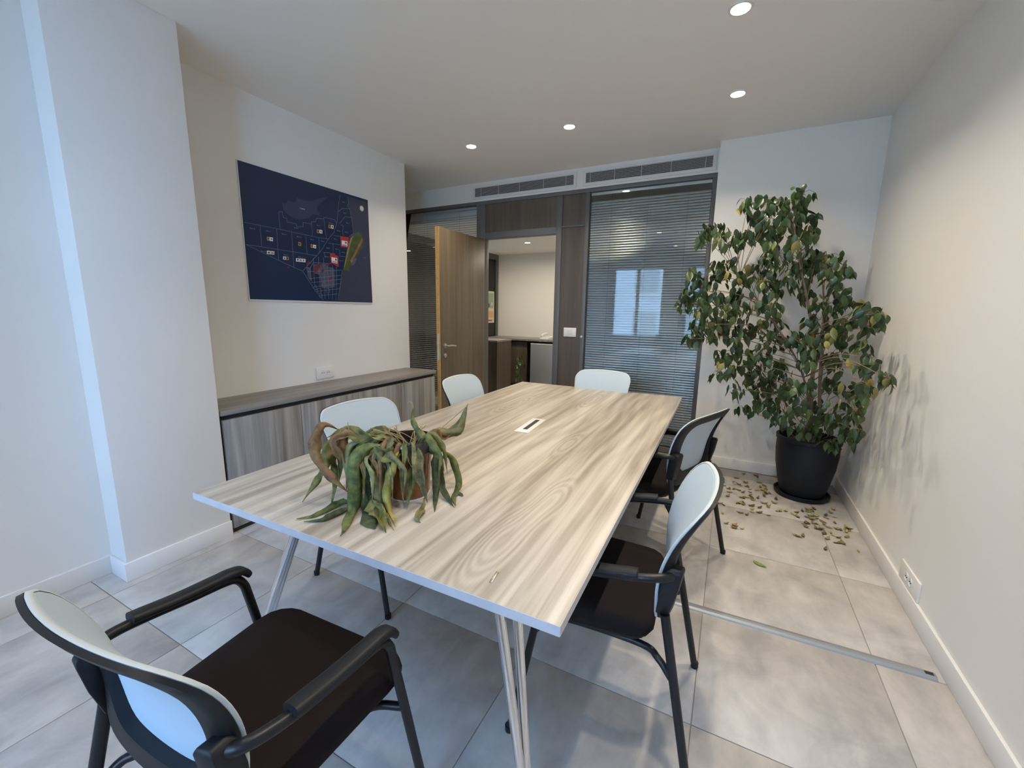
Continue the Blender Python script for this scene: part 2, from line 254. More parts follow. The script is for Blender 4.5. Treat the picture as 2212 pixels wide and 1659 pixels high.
DEAD_LEAVES=[('brown',0.0185,[(-1.1618,0.9662,0.9898),(-1.1591,0.9015,1.0255),(-1.1697,0.8653,0.9909),(-1.1664,0.8548,0.9321),(-1.134,0.8703,0.8779),(-1.0964,0.8905,0.8384),(-1.0743,0.9102,0.8065)]),('olive',0.0175,[(-1.167,0.9883,0.9583),(-1.1893,0.9416,0.9393),(-1.1891,0.915,0.8846),(-1.1997,0.8921,0.8325),(-1.2532,0.8686,0.746)]),('green',0.0133,[(-1.1513,0.9755,0.9725),(-1.1895,0.9414,0.9343),(-1.1853,0.9452,0.8754),(-1.1685,0.9334,0.7985),(-1.137,0.8902,0.746)]),('palegreen',0.0121,[(-1.1348,0.9902,0.9628),(-1.154,0.9463,0.9388),(-1.1444,0.9415,0.8759),(-1.1479,0.9383,0.8145)]),('olive',0.0218,[(-0.9837,1.0581,0.9399),(-1.031,1.0159,0.9606),(-1.0822,0.9836,0.9809),(-1.1333,0.9514,0.9897),(-1.1787,0.9242,0.9721)]),('brown',0.0151,[(-1.0716,0.993,0.9637),(-1.1073,0.9478,0.9897),(-1.1101,0.9318,0.9423),(-1.1046,0.9368,0.8605),(-1.1094,0.9325,0.7915)]),('brown',0.0135,[(-1.0987,0.9689,0.9823),(-1.127,0.9168,0.9758),(-1.1154,0.9272,0.9186),(-1.1097,0.9322,0.8692)]),('green',0.0248,[(-0.977,1.0239,0.941),(-1.0102,0.954,0.9606),(-1.03,0.9229,0.9116),(-1.0349,0.9186,0.8328),(-1.0468,0.9066,0.746),(-0.9971,0.8308,0.746),(-0.963,0.7791,0.746)]),('green',0.0154,[(-1.0972,0.9434,0.763),(-1.1212,0.9145,0.746),(-1.1264,0.8369,0.746),(-1.1662,0.7835,0.746)]),('darkgreen',0.0141,[(-1.0739,0.9374,0.7509),(-1.0734,0.8736,0.746),(-1.0829,0.8195,0.746),(-1.1304,0.7831,0.746)]),('darkgreen',0.0204,[(-1.0242,1.0085,0.9507),(-1.0561,0.9667,0.9412),(-1.0538,0.9687,0.8428),(-1.0383,0.9687,0.746)]),('greygreen',0.0199,[(-0.9812,1.0067,0.9421),(-0.999,0.9774,0.9237),(-1.0046,0.9724,0.8434),(-1.02,0.9586,0.7712),(-0.9975,0.9231,0.746)]),('greygreen',0.0198,[(-0.9634,1.0092,0.9363),(-0.9838,0.9775,0.9024),(-0.9836,0.9644,0.8182),(-0.9638,0.9528,0.746),(-0.8484,0.8785,0.746)]),('yellowgreen',0.014,[(-0.9433,1.0137,0.9384),(-0.9502,0.9941,0.9192),(-0.9534,0.9779,0.868),(-0.9596,0.9724,0.7992),(-0.9345,0.9581,0.746),(-0.8576,0.8985,0.746)]),('olive',0.0231,[(-1.0228,0.9562,0.7882),(-0.9653,0.9337,0.746),(-0.8575,0.8552,0.746)]),('darkgreen',0.0323,[(-1.0579,0.9919,0.8168),(-1.0587,0.9573,0.746),(-0.9608,0.8839,0.746),(-0.9036,0.8603,0.746)]),('green',0.0242,[(-0.959,1.0533,0.9321),(-0.9682,1.0048,0.9207),(-0.9828,0.9784,0.9375),(-1.0109,0.9668,0.9615)]),('green',0.0165,[(-0.9444,1.0798,0.9518),(-0.9187,1.0624,0.9115),(-0.9201,1.0478,0.8582),(-0.9283,1.0405,0.7924),(-0.9029,0.9979,0.746)]),('greygreen',0.0164,[(-0.9442,1.0799,0.9601),(-0.9054,1.061,0.9144),(-0.8942,1.0575,0.8599),(-0.8848,1.0659,0.8004),(-0.8775,1.0724,0.7469)]),('greygreen',0.0119,[(-0.8893,1.0753,0.7702),(-0.8684,1.0246,0.746),(-0.8312,0.9729,0.746),(-0.8069,0.9526,0.746)]),('green',0.0142,[(-0.8383,1.1342,0.8951),(-0.8978,1.1213,0.9258),(-0.9394,1.111,0.9692),(-0.9692,1.1112,1.0153),(-0.9712,1.1229,1.0662)]),('greygreen',0.0213,[(-0.9785,1.1566,0.9337),(-0.9345,1.2092,0.9477),(-0.8955,1.2574,0.9591),(-0.8788,1.2857,0.9962),(-0.8602,1.3023,1.0545)]),('brown',0.0121,[(-0.9657,1.1411,0.9312),(-0.9286,1.1743,0.949),(-0.9,1.1998,0.9448),(-0.8844,1.2271,0.9506)]),('brown',0.0101,[(-0.9223,1.1396,0.9386),(-0.8919,1.1534,0.9397),(-0.8739,1.1561,0.9299)]),('darkgreen',0.0152,[(-0.9165,1.1448,0.9209),(-0.8705,1.1189,0.8941),(-0.8679,1.1212,0.8172),(-0.8735,1.1162,0.7486),(-0.8146,1.0322,0.746)]),('darkgreen',0.0122,[(-0.9105,1.1502,0.9204),(-0.8807,1.15,0.8651),(-0.8792,1.1513,0.7774),(-0.8332,1.1323,0.746),(-0.7746,1.0884,0.746)]),('green',0.0127,[(-0.9352,1.1684,0.9198),(-0.8792,1.2183,0.8701),(-0.8656,1.2305,0.8052),(-0.8634,1.2325,0.7498),(-0.8162,1.1418,0.746),(-0.7803,1.1047,0.746)]),('darkgreen',0.0105,[(-0.8084,1.1171,0.746),(-0.8332,1.189,0.746),(-0.7989,1.1772,0.746)]),('olive',0.0116,[(-0.9276,1.1081,0.9415),(-0.8858,1.1186,0.9168),(-0.8621,1.1264,0.9017),(-0.8431,1.1433,0.8896)]),('darkgreen',0.0171,[(-1.0678,1.0098,0.9597),(-1.0963,0.971,0.9577),(-1.1027,0.9653,0.9008),(-1.0962,0.9711,0.8334)]),('palegreen',0.0135,[(-1.0643,0.9862,0.9667),(-1.0904,0.9494,0.9485),(-1.0935,0.9333,0.8964),(-1.084,0.9284,0.8349),(-1.0847,0.9277,0.7856)]),('darkgreen',0.0168,[(-1.0839,1.0893,0.9091),(-1.1604,1.0747,0.9184),(-1.2067,1.0601,0.8791),(-1.2218,1.0467,0.7989)]),('green',0.0148,[(-1.0414,1.1406,0.928),(-1.0929,1.1483,0.9449),(-1.1326,1.1397,0.9138),(-1.1606,1.128,0.8388)])]
DEAD_STEMS=[[(-0.941,1.1632,0.9413),(-0.9086,1.2323,0.9866),(-0.8586,1.2904,1.0463)],[(-0.9768,1.1044,0.9311),(-1.0103,1.0611,0.9715),(-1.0599,1.0169,0.9953)],[(-0.9762,1.0916,0.9315),(-1.0328,1.108,0.9557),(-1.1175,1.0593,0.9814)],[(-0.9813,1.0736,0.9307),(-1.0194,1.0262,0.9711),(-1.0691,0.9818,0.9866)],[(-0.9303,1.0387,0.9169),(-0.9197,1.0348,0.8956),(-0.8957,1.0428,0.8648)],[(-0.9399,1.057,0.926),(-0.9263,1.0423,0.8919)],[(-1.1099,0.9588,0.9751),(-1.1109,0.958,1.0075),(-1.1123,0.9567,1.0268)],[(-1.1358,0.9491,0.9818),(-1.1383,0.9469,1.0014),(-1.1425,0.9432,1.0049)],[(-0.9777,1.1305,0.9409),(-1.0433,1.1389,0.9548),(-1.0981,1.1302,0.9577)],[(-0.9644,1.1021,0.9304),(-0.9571,1.0416,0.9227),(-0.9694,1.0039,0.9208)],[(-1.0464,0.9887,0.9526),(-1.0588,0.9508,0.9326),(-1.0635,0.9466,0.9218)],[(-0.9712,1.1228,1.0629),(-0.9745,1.1199,1.0797),(-0.9815,1.1137,1.0835),(-0.9851,1.1104,1.077)]]
MAP_ISLAND=[(0.302, 0.71), (0.325, 0.701), (0.352, 0.735), (0.405, 0.729), (0.429, 0.771), (0.48, 0.764), (0.542, 0.766), (0.627, 0.812), (0.714, 0.843), (0.664, 0.797), (0.604, 0.75), (0.597, 0.714), (0.627, 0.681), (0.552, 0.675), (0.523, 0.639), (0.433, 0.613), (0.375, 0.618), (0.335, 0.632), (0.309, 0.663)]
MAP_LAND=[(0.918, 0.892), (1.135, 0.892), (1.148, 0.001), (0.752, 0.01), (0.791, 0.195), (0.814, 0.214), (0.83, 0.3), (0.864, 0.404), (0.897, 0.493), (0.924, 0.572), (0.965, 0.595), (0.945, 0.726), (0.934, 0.794), (0.917, 0.795)]
MAP_COLOUR=[('lebanon', [(0.923, 0.555), (0.982, 0.607), (1.029, 0.618), (1.072, 0.569), (1.081, 0.518), (1.017, 0.44), (0.979, 0.383), (0.907, 0.307), (0.893, 0.267), (0.828, 0.27), (0.849, 0.335), (0.882, 0.423), (0.904, 0.51)]), ('range', [(1.055, 0.575), (1.064, 0.542), (0.995, 0.446), (0.92, 0.334), (0.91, 0.359), (0.985, 0.47)]), ('coast', [(0.929, 0.556), (0.958, 0.577), (0.919, 0.496), (0.886, 0.407), (0.846, 0.301), (0.834, 0.283), (0.863, 0.387), (0.897, 0.493)]), ('bekaa', [(0.946, 0.388), (0.985, 0.384), (0.953, 0.328), (0.918, 0.312)])]
MAP_LINES=[[(0.01, 0.517), (0.261, 0.514), (0.599, 0.505), (0.691, 0.508)], [(0.007, 0.371), (0.12, 0.37), (0.483, 0.363), (0.565, 0.36)], [(0.118, 0.514), (0.118, 0.372)], [(0.241, 0.51), (0.239, 0.365), (0.238, 0.289)], [(0.361, 0.509), (0.359, 0.364), (0.359, 0.248)], [(0.481, 0.507), (0.481, 0.365)], [(0.599, 0.505), (0.597, 0.389)], [(0.007, 0.371), (0.238, 0.289), (0.359, 0.25), (0.432, 0.228)], [(0.432, 0.228), (0.61, 0.402), (0.691, 0.508), (0.75, 0.569), (0.787, 0.652), (0.803, 0.74), (0.813, 0.806), (0.839, 0.89)], [(0.269, 0.515), (0.268, 0.639), (0.297, 0.643), (0.3, 0.604), (0.328, 0.602), (0.33, 0.578), (0.405, 0.576), (0.407, 0.555), (0.462, 0.564), (0.466, 0.599), (0.537, 0.598), (0.539, 0.615), (0.58, 0.623), (0.587, 0.651), (0.659, 0.66), (0.659, 0.672), (0.763, 0.674), (0.781, 0.651)], [(0.542, 0.597), (0.54, 0.511)], [(0.659, 0.66), (0.671, 0.505)], [(0.809, 0.745), (0.853, 0.782), (0.93, 0.794)], [(0.815, 0.653), (0.875, 0.719), (0.945, 0.726)], [(0.93, 0.794), (0.945, 0.726), (0.959, 0.594), (0.913, 0.562)], [(0.913, 0.891), (0.921, 0.845), (0.908, 0.809), (0.93, 0.794)], [(0.689, 0.476), (0.816, 0.477)], [(0.827, 0.643), (0.853, 0.639), (0.84, 0.592)], [(0.743, 0.544), (0.821, 0.548)], [(0.733, 0.474), (0.732, 0.389)], [(0.84, 0.592), (0.848, 0.56)], [(0.797, 0.434), (0.799, 0.384), (0.852, 0.386)], [(0.643, 0.394), (0.646, 0.363), (0.695, 0.364)], [(0.634, 0.393), (0.698, 0.401)], [(0.432, 0.228), (0.534, 0.082), (0.605, 0.01)], [(0.818, 0.273), (0.78, 0.11), (0.752, 0.012)], [(0.535, 0.338), (0.531, 0.225), (0.533, 0.13), (0.557, 0.075)], [(0.583, 0.352), (0.582, 0.221), (0.583, 0.109), (0.592, 0.036)], [(0.631, 0.353), (0.63, 0.217), (0.621, 0.02)], [(0.671, 0.309), (0.667, 0.187), (0.66, 0.022)], [(0.716, 0.305), (0.712, 0.173), (0.695, 0.014)], [(0.756, 0.293), (0.747, 0.159), (0.731, 0.011)], [(0.466, 0.258), (0.502, 0.261), (0.533, 0.303), (0.707, 0.313)], [(0.472, 0.227), (0.807, 0.268)], [(0.486, 0.174), (0.798, 0.225)], [(0.502, 0.144), (0.791, 0.191)], [(0.522, 0.113), (0.783, 0.153)], [(0.543, 0.078), (0.775, 0.11)], [(0.569, 0.043), (0.761, 0.067)], [(0.502, 0.261), (0.503, 0.16)]]
MAP_BOXES=[('red', [(0.814, 0.551), (0.907, 0.554), (0.893, 0.463), (0.815, 0.461)]), ('red', [(0.698, 0.397), (0.748, 0.399), (0.753, 0.387), (0.783, 0.382), (0.779, 0.293), (0.717, 0.314), (0.702, 0.32)]), ('redfield', [(0.535, 0.272), (0.578, 0.292), (0.612, 0.299), (0.586, 0.269), (0.555, 0.226), (0.537, 0.221)]), ('redfield', [(0.603, 0.246), (0.629, 0.269), (0.632, 0.245), (0.607, 0.231)]), ('redfield', [(0.672, 0.187), (0.704, 0.207), (0.708, 0.194), (0.681, 0.173)]), ('redfield', [(0.656, 0.299), (0.687, 0.319), (0.686, 0.298), (0.66, 0.288)]), ('redfield', [(0.468, 0.289), (0.488, 0.31), (0.505, 0.304), (0.485, 0.279), (0.471, 0.272)]), ('redfield', [(0.301, 0.246), (0.315, 0.257), (0.32, 0.246), (0.305, 0.236)]), ('white', [(0.826, 0.517), (0.888, 0.518), (0.883, 0.474), (0.826, 0.475)]), ('white', [(0.71, 0.366), (0.769, 0.364), (0.768, 0.32), (0.712, 0.323)]), ('orange', [(0.162, 0.446), (0.183, 0.446), (0.181, 0.42), (0.16, 0.421)]), ('white', [(0.183, 0.446), (0.207, 0.446), (0.205, 0.42), (0.181, 0.42)]), ('orange', [(0.411, 0.445), (0.435, 0.444), (0.433, 0.418), (0.409, 0.418)]), ('orange', [(0.521, 0.443), (0.543, 0.443), (0.542, 0.418), (0.519, 0.418)]), ('white', [(0.543, 0.443), (0.569, 0.443), (0.567, 0.416), (0.542, 0.418)]), ('orange', [(0.585, 0.566), (0.611, 0.568), (0.609, 0.541), (0.583, 0.54)]), ('white', [(0.611, 0.568), (0.637, 0.569), (0.635, 0.542), (0.609, 0.541)]), ('orange', [(0.701, 0.623), (0.726, 0.625), (0.724, 0.597), (0.699, 0.596)]), ('white', [(0.726, 0.625), (0.751, 0.626), (0.749, 0.598), (0.724, 0.597)]), ('white', [(0.153, 0.349), (0.21, 0.35), (0.207, 0.326), (0.15, 0.324)]), ('white', [(0.275, 0.322), (0.299, 0.323), (0.297, 0.3), (0.273, 0.3)]), ('orange', [(0.299, 0.323), (0.321, 0.323), (0.319, 0.3), (0.297, 0.3)]), ('white', [(0.381, 0.321), (0.464, 0.324), (0.462, 0.298), (0.379, 0.296)]), ('dark', [(0.166, 0.44), (0.176, 0.44), (0.175, 0.427), (0.165, 0.427)]), ('dark', [(0.191, 0.438), (0.2, 0.438), (0.2, 0.429), (0.19, 0.429)]), ('dark', [(0.415, 0.438), (0.428, 0.437), (0.427, 0.424), (0.414, 0.425)]), ('dark', [(0.525, 0.437), (0.537, 0.437), (0.536, 0.425), (0.524, 0.424)]), ('dark', [(0.552, 0.434), (0.561, 0.435), (0.56, 0.423), (0.551, 0.423)]), ('dark', [(0.59, 0.561), (0.604, 0.561), (0.603, 0.547), (0.589, 0.547)]), ('dark', [(0.619, 0.561), (0.628, 0.561), (0.627, 0.548), (0.618, 0.548)]), ('dark', [(0.707, 0.618), (0.72, 0.619), (0.719, 0.604), (0.706, 0.604)]), ('dark', [(0.734, 0.618), (0.744, 0.619), (0.743, 0.605), (0.733, 0.605)]), ('dark', [(0.16, 0.341), (0.174, 0.342), (0.173, 0.33), (0.159, 0.33)]), ('greyline', [(0.183, 0.343), (0.204, 0.343), (0.202, 0.329), (0.182, 0.329)]), ('dark', [(0.282, 0.316), (0.292, 0.315), (0.291, 0.305), (0.281, 0.305)]), ('dark', [(0.303, 0.318), (0.315, 0.318), (0.314, 0.305), (0.301, 0.305)]), ('dark', [(0.39, 0.317), (0.402, 0.317), (0.401, 0.303), (0.389, 0.304)]), ('greyline', [(0.411, 0.316), (0.43, 0.317), (0.429, 0.303), (0.409, 0.303)]), ('red', [(0.441, 0.317), (0.453, 0.317), (0.452, 0.304), (0.44, 0.304)]), ('dark', [(0.864, 0.511), (0.877, 0.511), (0.876, 0.495), (0.863, 0.496)]), ('orange', [(0.857, 0.504), (0.863, 0.504), (0.863, 0.495), (0.856, 0.494)]), ('dark', [(0.832, 0.484), (0.877, 0.485), (0.877, 0.479), (0.832, 0.478)]), ('dark', [(0.748, 0.358), (0.762, 0.358), (0.761, 0.341), (0.747, 0.341)]), ('dark', [(0.718, 0.333), (0.763, 0.332), (0.763, 0.326), (0.718, 0.328)])]
MAP_GREY=[[(0.466, 0.258), (0.502, 0.257), (0.507, 0.152), (0.477, 0.181)], [(0.536, 0.288), (0.671, 0.309), (0.677, 0.187), (0.692, 0.114), (0.598, 0.109), (0.582, 0.213), (0.54, 0.217)], [(0.68, 0.286), (0.734, 0.274), (0.729, 0.124), (0.692, 0.114), (0.677, 0.187)]]
MAP_RINGS=[((1.068, 0.825), 0.033), ((0.538, 0.106), 0.016), ((0.572, 0.084), 0.02), ((0.655, 0.088), 0.02), ((0.624, 0.133), 0.02), ((0.583, 0.044), 0.016)]
MAP_TEXT=[((0.444, 0.694), 'CYPRUS', 0.02), ((0.856, 0.831), 'Block 1', 0.0105), ((0.041, 0.482), 'Block 10', 0.0115), ((0.161, 0.483), 'Block 11', 0.0115), ((0.278, 0.481), 'Block 12', 0.0115), ((0.401, 0.48), 'Block 12', 0.0115), ((0.519, 0.477), 'Block 9', 0.0115), ((0.619, 0.478), 'Block 3', 0.0115), ((0.588, 0.596), 'Block 3', 0.0115), ((0.705, 0.635), 'Block 13', 0.0115), ((0.109, 0.336), 'Block 10', 0.0115), ((0.28, 0.332), 'Block 7', 0.0115), ((0.401, 0.33), 'Block 11', 0.0115), ((0.385, 0.542), 'Block 5', 0.0115), ((0.858, 0.744), 'Block 2', 0.0115), ((0.882, 0.667), 'Block 3', 0.0115), ((0.746, 0.514), 'Block 4', 0.0115), ((0.666, 0.431), 'Block 5', 0.0115), ((0.754, 0.434), 'Block 6', 0.0115), ((0.641, 0.36), 'Block 7', 0.0115), ((0.822, 0.416), 'Block 8', 0.0115), ((0.791, 0.344), 'Block 10', 0.0115), ((0.782, 0.587), 'Block 6', 0.0115), ((0.866, 0.588), 'Block 7', 0.0115), ((1.061, 0.397), 'SYRIA', 0.0115)]

# ================================================================== the room
ZC, YB, YP, XR, XM, XC, XL = 2.822, 4.335, 4.183, .878, -3.042, -2.646, -2.816
ZB, YE = 2.622, 3.48
PX = -.228                       # left edge of the plain pier beside the glazing
for w in WINS: portal(*w, REAR_Y-.12)

# floor: dark joint bed with separate tiles laid on it
floor = tag(box('floor', M_grout, None, -8.6, 1.1, -2.3, 8.8, -.1, -.004), 'grey cement look tiled floor running through the rooms', 'floor', kind='structure')
TS = .645; GAP = .0035
tile_me = MB().box(-TS/2+GAP/2, TS/2-GAP/2, -TS/2+GAP/2, TS/2-GAP/2, -.008, 0).obj('tile', M_tile, floor, bevel=.0012)
first = True
for i in range(-7, 2):
    for j in range(-6, 10):
        x = (i+.5)*TS; y = 1.385+(j+.5)*TS
        if y > 4.2 and (x > -1.5 or x < -4.4): continue
        if y < 4.2 and (x < -3.3 and y < 3.4): continue
        if y < -1.9: continue
        if first: t = tile_me; first = False
        else: t = instance(tile_me, 'tile', floor)
        t.location = (x-floor.location.x, y-floor.location.y, .1)
ceiling = struct('ceiling', M_ceil, -4.4, 1.1, -2.3, 4.5, ZC, ZC+.1, 'plain off white ceiling with round downlights', 'ceiling')
struct('wall_right', M_wall, XR, XR+.14, -2.2, 4.5, 0, ZC, 'long white wall on the right beside the potted tree', 'wall')
struct('wall_back', M_wall, PX, XR, YP, 4.5, 0, ZC, 'plain white wall section behind the potted tree', 'wall')
struct('wall_bulkhead', M_wall, -4.4, PX, YB, 4.5, ZB, ZC, 'white bulkhead holding the two air vents above the glazing', 'wall')
struct('wall_left', M_wall, -4.4, XM, 1.348, YE, 0, ZC, 'white wall that carries the dark blue map', 'wall')
struct('wall_column', M_wall, -3.4, XC, .837, 1.348, 0, ZC, 'white column projecting between the left wall and the cabinet', 'wall', .004)
struct('wall_left_front', M_wall, -3.4, XL, -2.2, .837, 0, ZC, 'white wall at the left edge in bluish daylight', 'wall')
struct('wall_recess', M_wall, -4.4, -4.25, YE, YB, 0, ZC, 'white end wall of the recess behind the cabinet', 'wall')
# wall behind the camera with two windows
wr = thing('wall_rear', 'white wall with two windows behind the viewer', 'wall', (0, REAR_Y-.1, 0), kind='structure')
def rear(x0, x1, z0, z1): box('wall_segment', M_wall, wr, x0, x1, -.1, .1, z0, z1)
rear(-3.4, WINS[0][0], 0, ZC); rear(WINS[0][1], WINS[1][0], 0, ZC); rear(WINS[1][1], 1.1, 0, ZC)
for a, b_, z0, z1 in WINS: rear(a, b_, 0, z0); rear(a, b_, z1, ZC)
for k, (a, b_, z0, z1) in enumerate(WINS):
    w = thing('window_%d' % (k+3), ['white framed window behind the viewer beside the left wall', 'white framed window behind the viewer nearer the right wall'][k], 'window', ((a+b_)/2, REAR_Y-.1, z0), kind='structure')
    h = z1-z0; hw = (b_-a)/2; m = MB()
    m.box(-hw, hw, -.03, .03, 0, .05); m.box(-hw, hw, -.03, .03, h-.05, h); m.box(-hw, -hw+.05, -.03, .03, .05, h-.05); m.box(hw-.05, hw, -.03, .03, .05, h-.05)
    m.box(-.035, .035, -.03, .03, .05, h-.05)
    m.obj('window_frame', M_plate, w)
    for s in (-1, 1): box('pane', M_glass, w, min(s*.035, s*(hw-.05)), max(s*.035, s*(hw-.05)), -.003, .003, .05, h-.05)
# skirting boards
BH, BT = .1, .014
def skirt(name, x0, x1, y0, y1, label): struct(name, M_base, x0, x1, y0, y1, 0, BH, label, 'baseboard', .003)
skirt('baseboard_right', XR-BT, XR, -1.95, YP, 'white skirting board along the right wall')
skirt('baseboard_back', PX, XR-BT, YP-BT, YP, 'white skirting board behind the dark plant pot')
skirt('baseboard_column', XC, XC+BT, .837-BT, 1.348, 'white skirting board along the face of the column')
skirt('baseboard_column_return', XL+BT, XC, .837-BT, .837, 'short white skirting board on the step of the column')
skirt('baseboard_left', XL, XL+BT, -1.95, .837, 'white skirting board along the left edge wall')

# ------------------------------------------------------------------ glazed partition at the back
def frame_bar(n, x0, x1, z0, z1, label, y0=YB, y1=YB+.085): struct('trim_%d' % n, M_frame, x0, x1, y0, y1, z0, z1, label, 'frame', .002)
frame_bar(1, -4.25, PX, 2.585, ZB, 'long dark grey head rail of the glazed partition')
frame_bar(2, -1.432, -1.392, 0, 2.585, 'dark grey upright at the left of the large glazed panel')
frame_bar(3, -.272, PX, 0, 2.585, 'dark grey upright between the large glazed panel and the white wall')
frame_bar(4, -1.392, -.272, 0, .06, 'dark grey bottom rail of the large glazed panel')
frame_bar(5, -1.745, -1.682, 0, 2.585, 'dark grey right door post')
frame_bar(6, -2.735, -2.62, 0, 2.585, 'dark grey left door post')
frame_bar(7, -2.62, -1.745, 2.205, 2.275, 'dark grey door head above the opening')
frame_bar(8, -4.25, -2.735, 0, .06, 'dark grey bottom rail of the left glazed panel')
frame_bar(9, -1.682, -1.432, 2.262, 2.278, 'thin dark grey joint above the narrow brown panel')
struct('wall_panel_over_door', M_panel, -2.62, -1.745, YB+.012, YB+.07, 2.275, 2.585, 'brown veneer panel above the door opening', 'panel')
struct('wall_panel_over_switch', M_panel, -1.682, -1.432, YB+.012, YB+.07, 2.278, 2.585, 'brown veneer panel above the narrow switch panel', 'panel')
struct('wall_panel_switch', M_panel, -1.682, -1.432, YB+.012, YB+.07, 0, 2.262, 'narrow brown veneer panel carrying the light switch', 'panel')
for n, x0, x1, lab in ((1, -1.392, -.272, 'large clear glazed panel beside the potted tree'), (2, -4.25, -2.735, 'clear glazed panel behind the open door')):
    w = thing('window_%d' % n, lab, 'window', ((x0+x1)/2, YB+.03, .06), kind='structure'); hw = (x1-x0)/2
    box('pane', M_glass, w, -hw, hw, -.012, -.006, 0, 2.525)
def blind(x0, x1, tilt, pitch, label, group=None):
    t = thing('venetian_blind', label, 'blind', ((x0+x1)/2, YB+.05, .065)); hw = (x1-x0)/2-.006; n = int(2.44/pitch)
    box('head_rail', M_slat, t, -hw, hw, -.012, .012, 2.49, 2.515)
    c, s = math.cos(tilt), math.sin(tilt); m = MB(); w = .0125
    prof = [(-w, -.0018), (-w*.6, .0004), (0, .0013), (w*.6, .0004), (w, -.0018)]
    up_ = [(y*c-z*s, y*s+z*c) for y, z in prof]; lo = [(y*c-(z-.0006)*s, y*s+(z-.0006)*c) for y, z in reversed(prof)]
    m.rings([[(x, y, z) for y, z in up_+lo] for x in (-hw, hw)], smooth=False)
    s0 = m.obj('slat', M_slat, t); s0.location = (0, 0, .02)
    s0.data.polygons.foreach_set('use_smooth', [True]*len(s0.data.polygons)); s0.data.set_sharp_from_angle(angle=.8)
    for k in range(1, n): instance(s0, 'slat', t, (0, 0, .02+k*pitch))
    for u in (-.62, .02, .66):
        MB().tube([(u*hw, -.0135, 0), (u*hw, -.0135, 2.49)], .0011, 5).obj('ladder_cord', M_frame, t)
    box('bottom_rail', M_slat, t, -hw, hw, -.01, .01, 0, .012)
    return t
blind(-1.392, -.272, math.radians(63), .0253, 'light grey slatted blind inside the large glazed panel')
blind(-4.25, -2.735, math.radians(3), .0253, 'light grey slatted blind with open slats behind the door')

# door leaf standing open into the room
dt = thing('door_1', 'brown veneer door standing wide open with oak coloured edge', 'door', (-2.643, 3.463, .012), kind='structure')
box('leaf', M_door, dt, -.0225, .0225, .004, .868, 0, 2.186, .0015)
box('edge_band', M_oak, dt, -.0225, .0225, 0, .004, 0, 2.186)
lp = box('lock_plate', M_steel, dt, -.012, .012, -.002, 0, .875, 1.145)
box('latch', M_steel, lp, -.007, .007, -.008, -.002, .165, .185)
for s in (1, -1):
    h = MB().lathe([(.0, 0), (.026, 0), (.026, .007), (.022, .009), (0, .009)], 20)
    h.v = [(s*(.0225+z), .075+x, 1.02+y) for x, y, z in h.v]
    r = h.obj('handle_rose', M_steel, dt)
    q = MB().tube(curve([(s*.03, .075, 1.02), (s*.065, .075, 1.02), (s*.07, .085, 1.02), (s*.07, .13, 1.02), (s*.07, .205, 1.012)], 5), [.009]*15+[.0085]*6, 10).obj('lever', M_steel, dt)
    h2 = MB().lathe([(.0, 0), (.024, 0), (.024, .007), (.01, .008), (.01, .016), (0, .016)], 20)
    h2.v = [(s*(.0225+z), .075+x, .92+y) for x, y, z in h2.v]
    h2.obj('key_rose', M_steel, dt)

# light switch on the narrow panel
sw = thing('light_switch', 'white light switch plate on the narrow brown panel', 'switch', (-1.553, YB+.012, 1.13))
box('plate', M_plate, sw, -.07, .07, -.009, 0, 0, .096, .002)
for k in range(3): box('rocker', M_vent, sw, -.03+k*.021, -.011+k*.021, -.013, -.009, .022, .074, .001)
kn = MB().lathe([(0, 0), (.012, 0), (.012, .012), (0, .014)], 16); kn.v = [(x, -z, y) for x, y, z in kn.v]
tag(kn.obj('round_stop', M_steel, None, loc=(-1.418, YB, 1.137)), 'small round metal stud on the grey upright beside the switch', 'stud')

# ------------------------------------------------------------------ air vents
def vent(x0, x1, label, nd_):
    z0, z1 = 2.642, 2.79; t = thing('air_vent', label, 'vent', ((x0+x1)/2, YB, z0), group='ceiling air vents'); hw = (x1-x0)/2; h = z1-z0
    m = MB(); m.box(-hw, hw, -.012, 0, 0, .027); m.box(-hw, hw, -.012, 0, h-.025, h); m.box(-hw, -hw+.03, -.012, 0, .027, h-.025); m.box(hw-.03, hw, -.012, 0, .027, h-.025)
    m.obj('frame', M_vent, t)
    box('inside', M_ventdark, t, -hw+.03, hw-.03, -.0015, -.0005, .027, h-.025)
    n = 8; s0 = None
    for k in range(n):
        z = .032+k*(h-.062)/(n-1)
        if s0 is None:
            mm = MB(); mm.add([(-hw+.03, -.0105, -.0035), (hw-.03, -.0105, -.0035), (hw-.03, -.0025, .001), (-hw+.03, -.0025, .001), (-hw+.03, -.0105, -.002), (hw-.03, -.0105, -.002), (hw-.03, -.0025, .0025), (-hw+.03, -.0025, .0025)],
                              [(3,2,1,0),(4,5,6,7),(0,1,5,4),(1,2,6,5),(2,3,7,6),(3,0,4,7)])
            s0 = mm.obj('slat', M_vent, t); s0.location = (0, 0, z)
        else: instance(s0, 'slat', t, (0, 0, z))
    for u in nd_: box('divider', M_vent, t, -hw+.03+u*(2*hw-.06)-.002, -hw+.03+u*(2*hw-.06)+.002, -.0105, -.008, .027, h-.025)
vent(-2.782, -1.537, 'white slatted air vent above the doorway', (.07, .26, .48, .72, .93))
vent(-1.47, -.255, 'white slatted air vent above the large glazed panel', (.04, .25, .47, .7, .95))

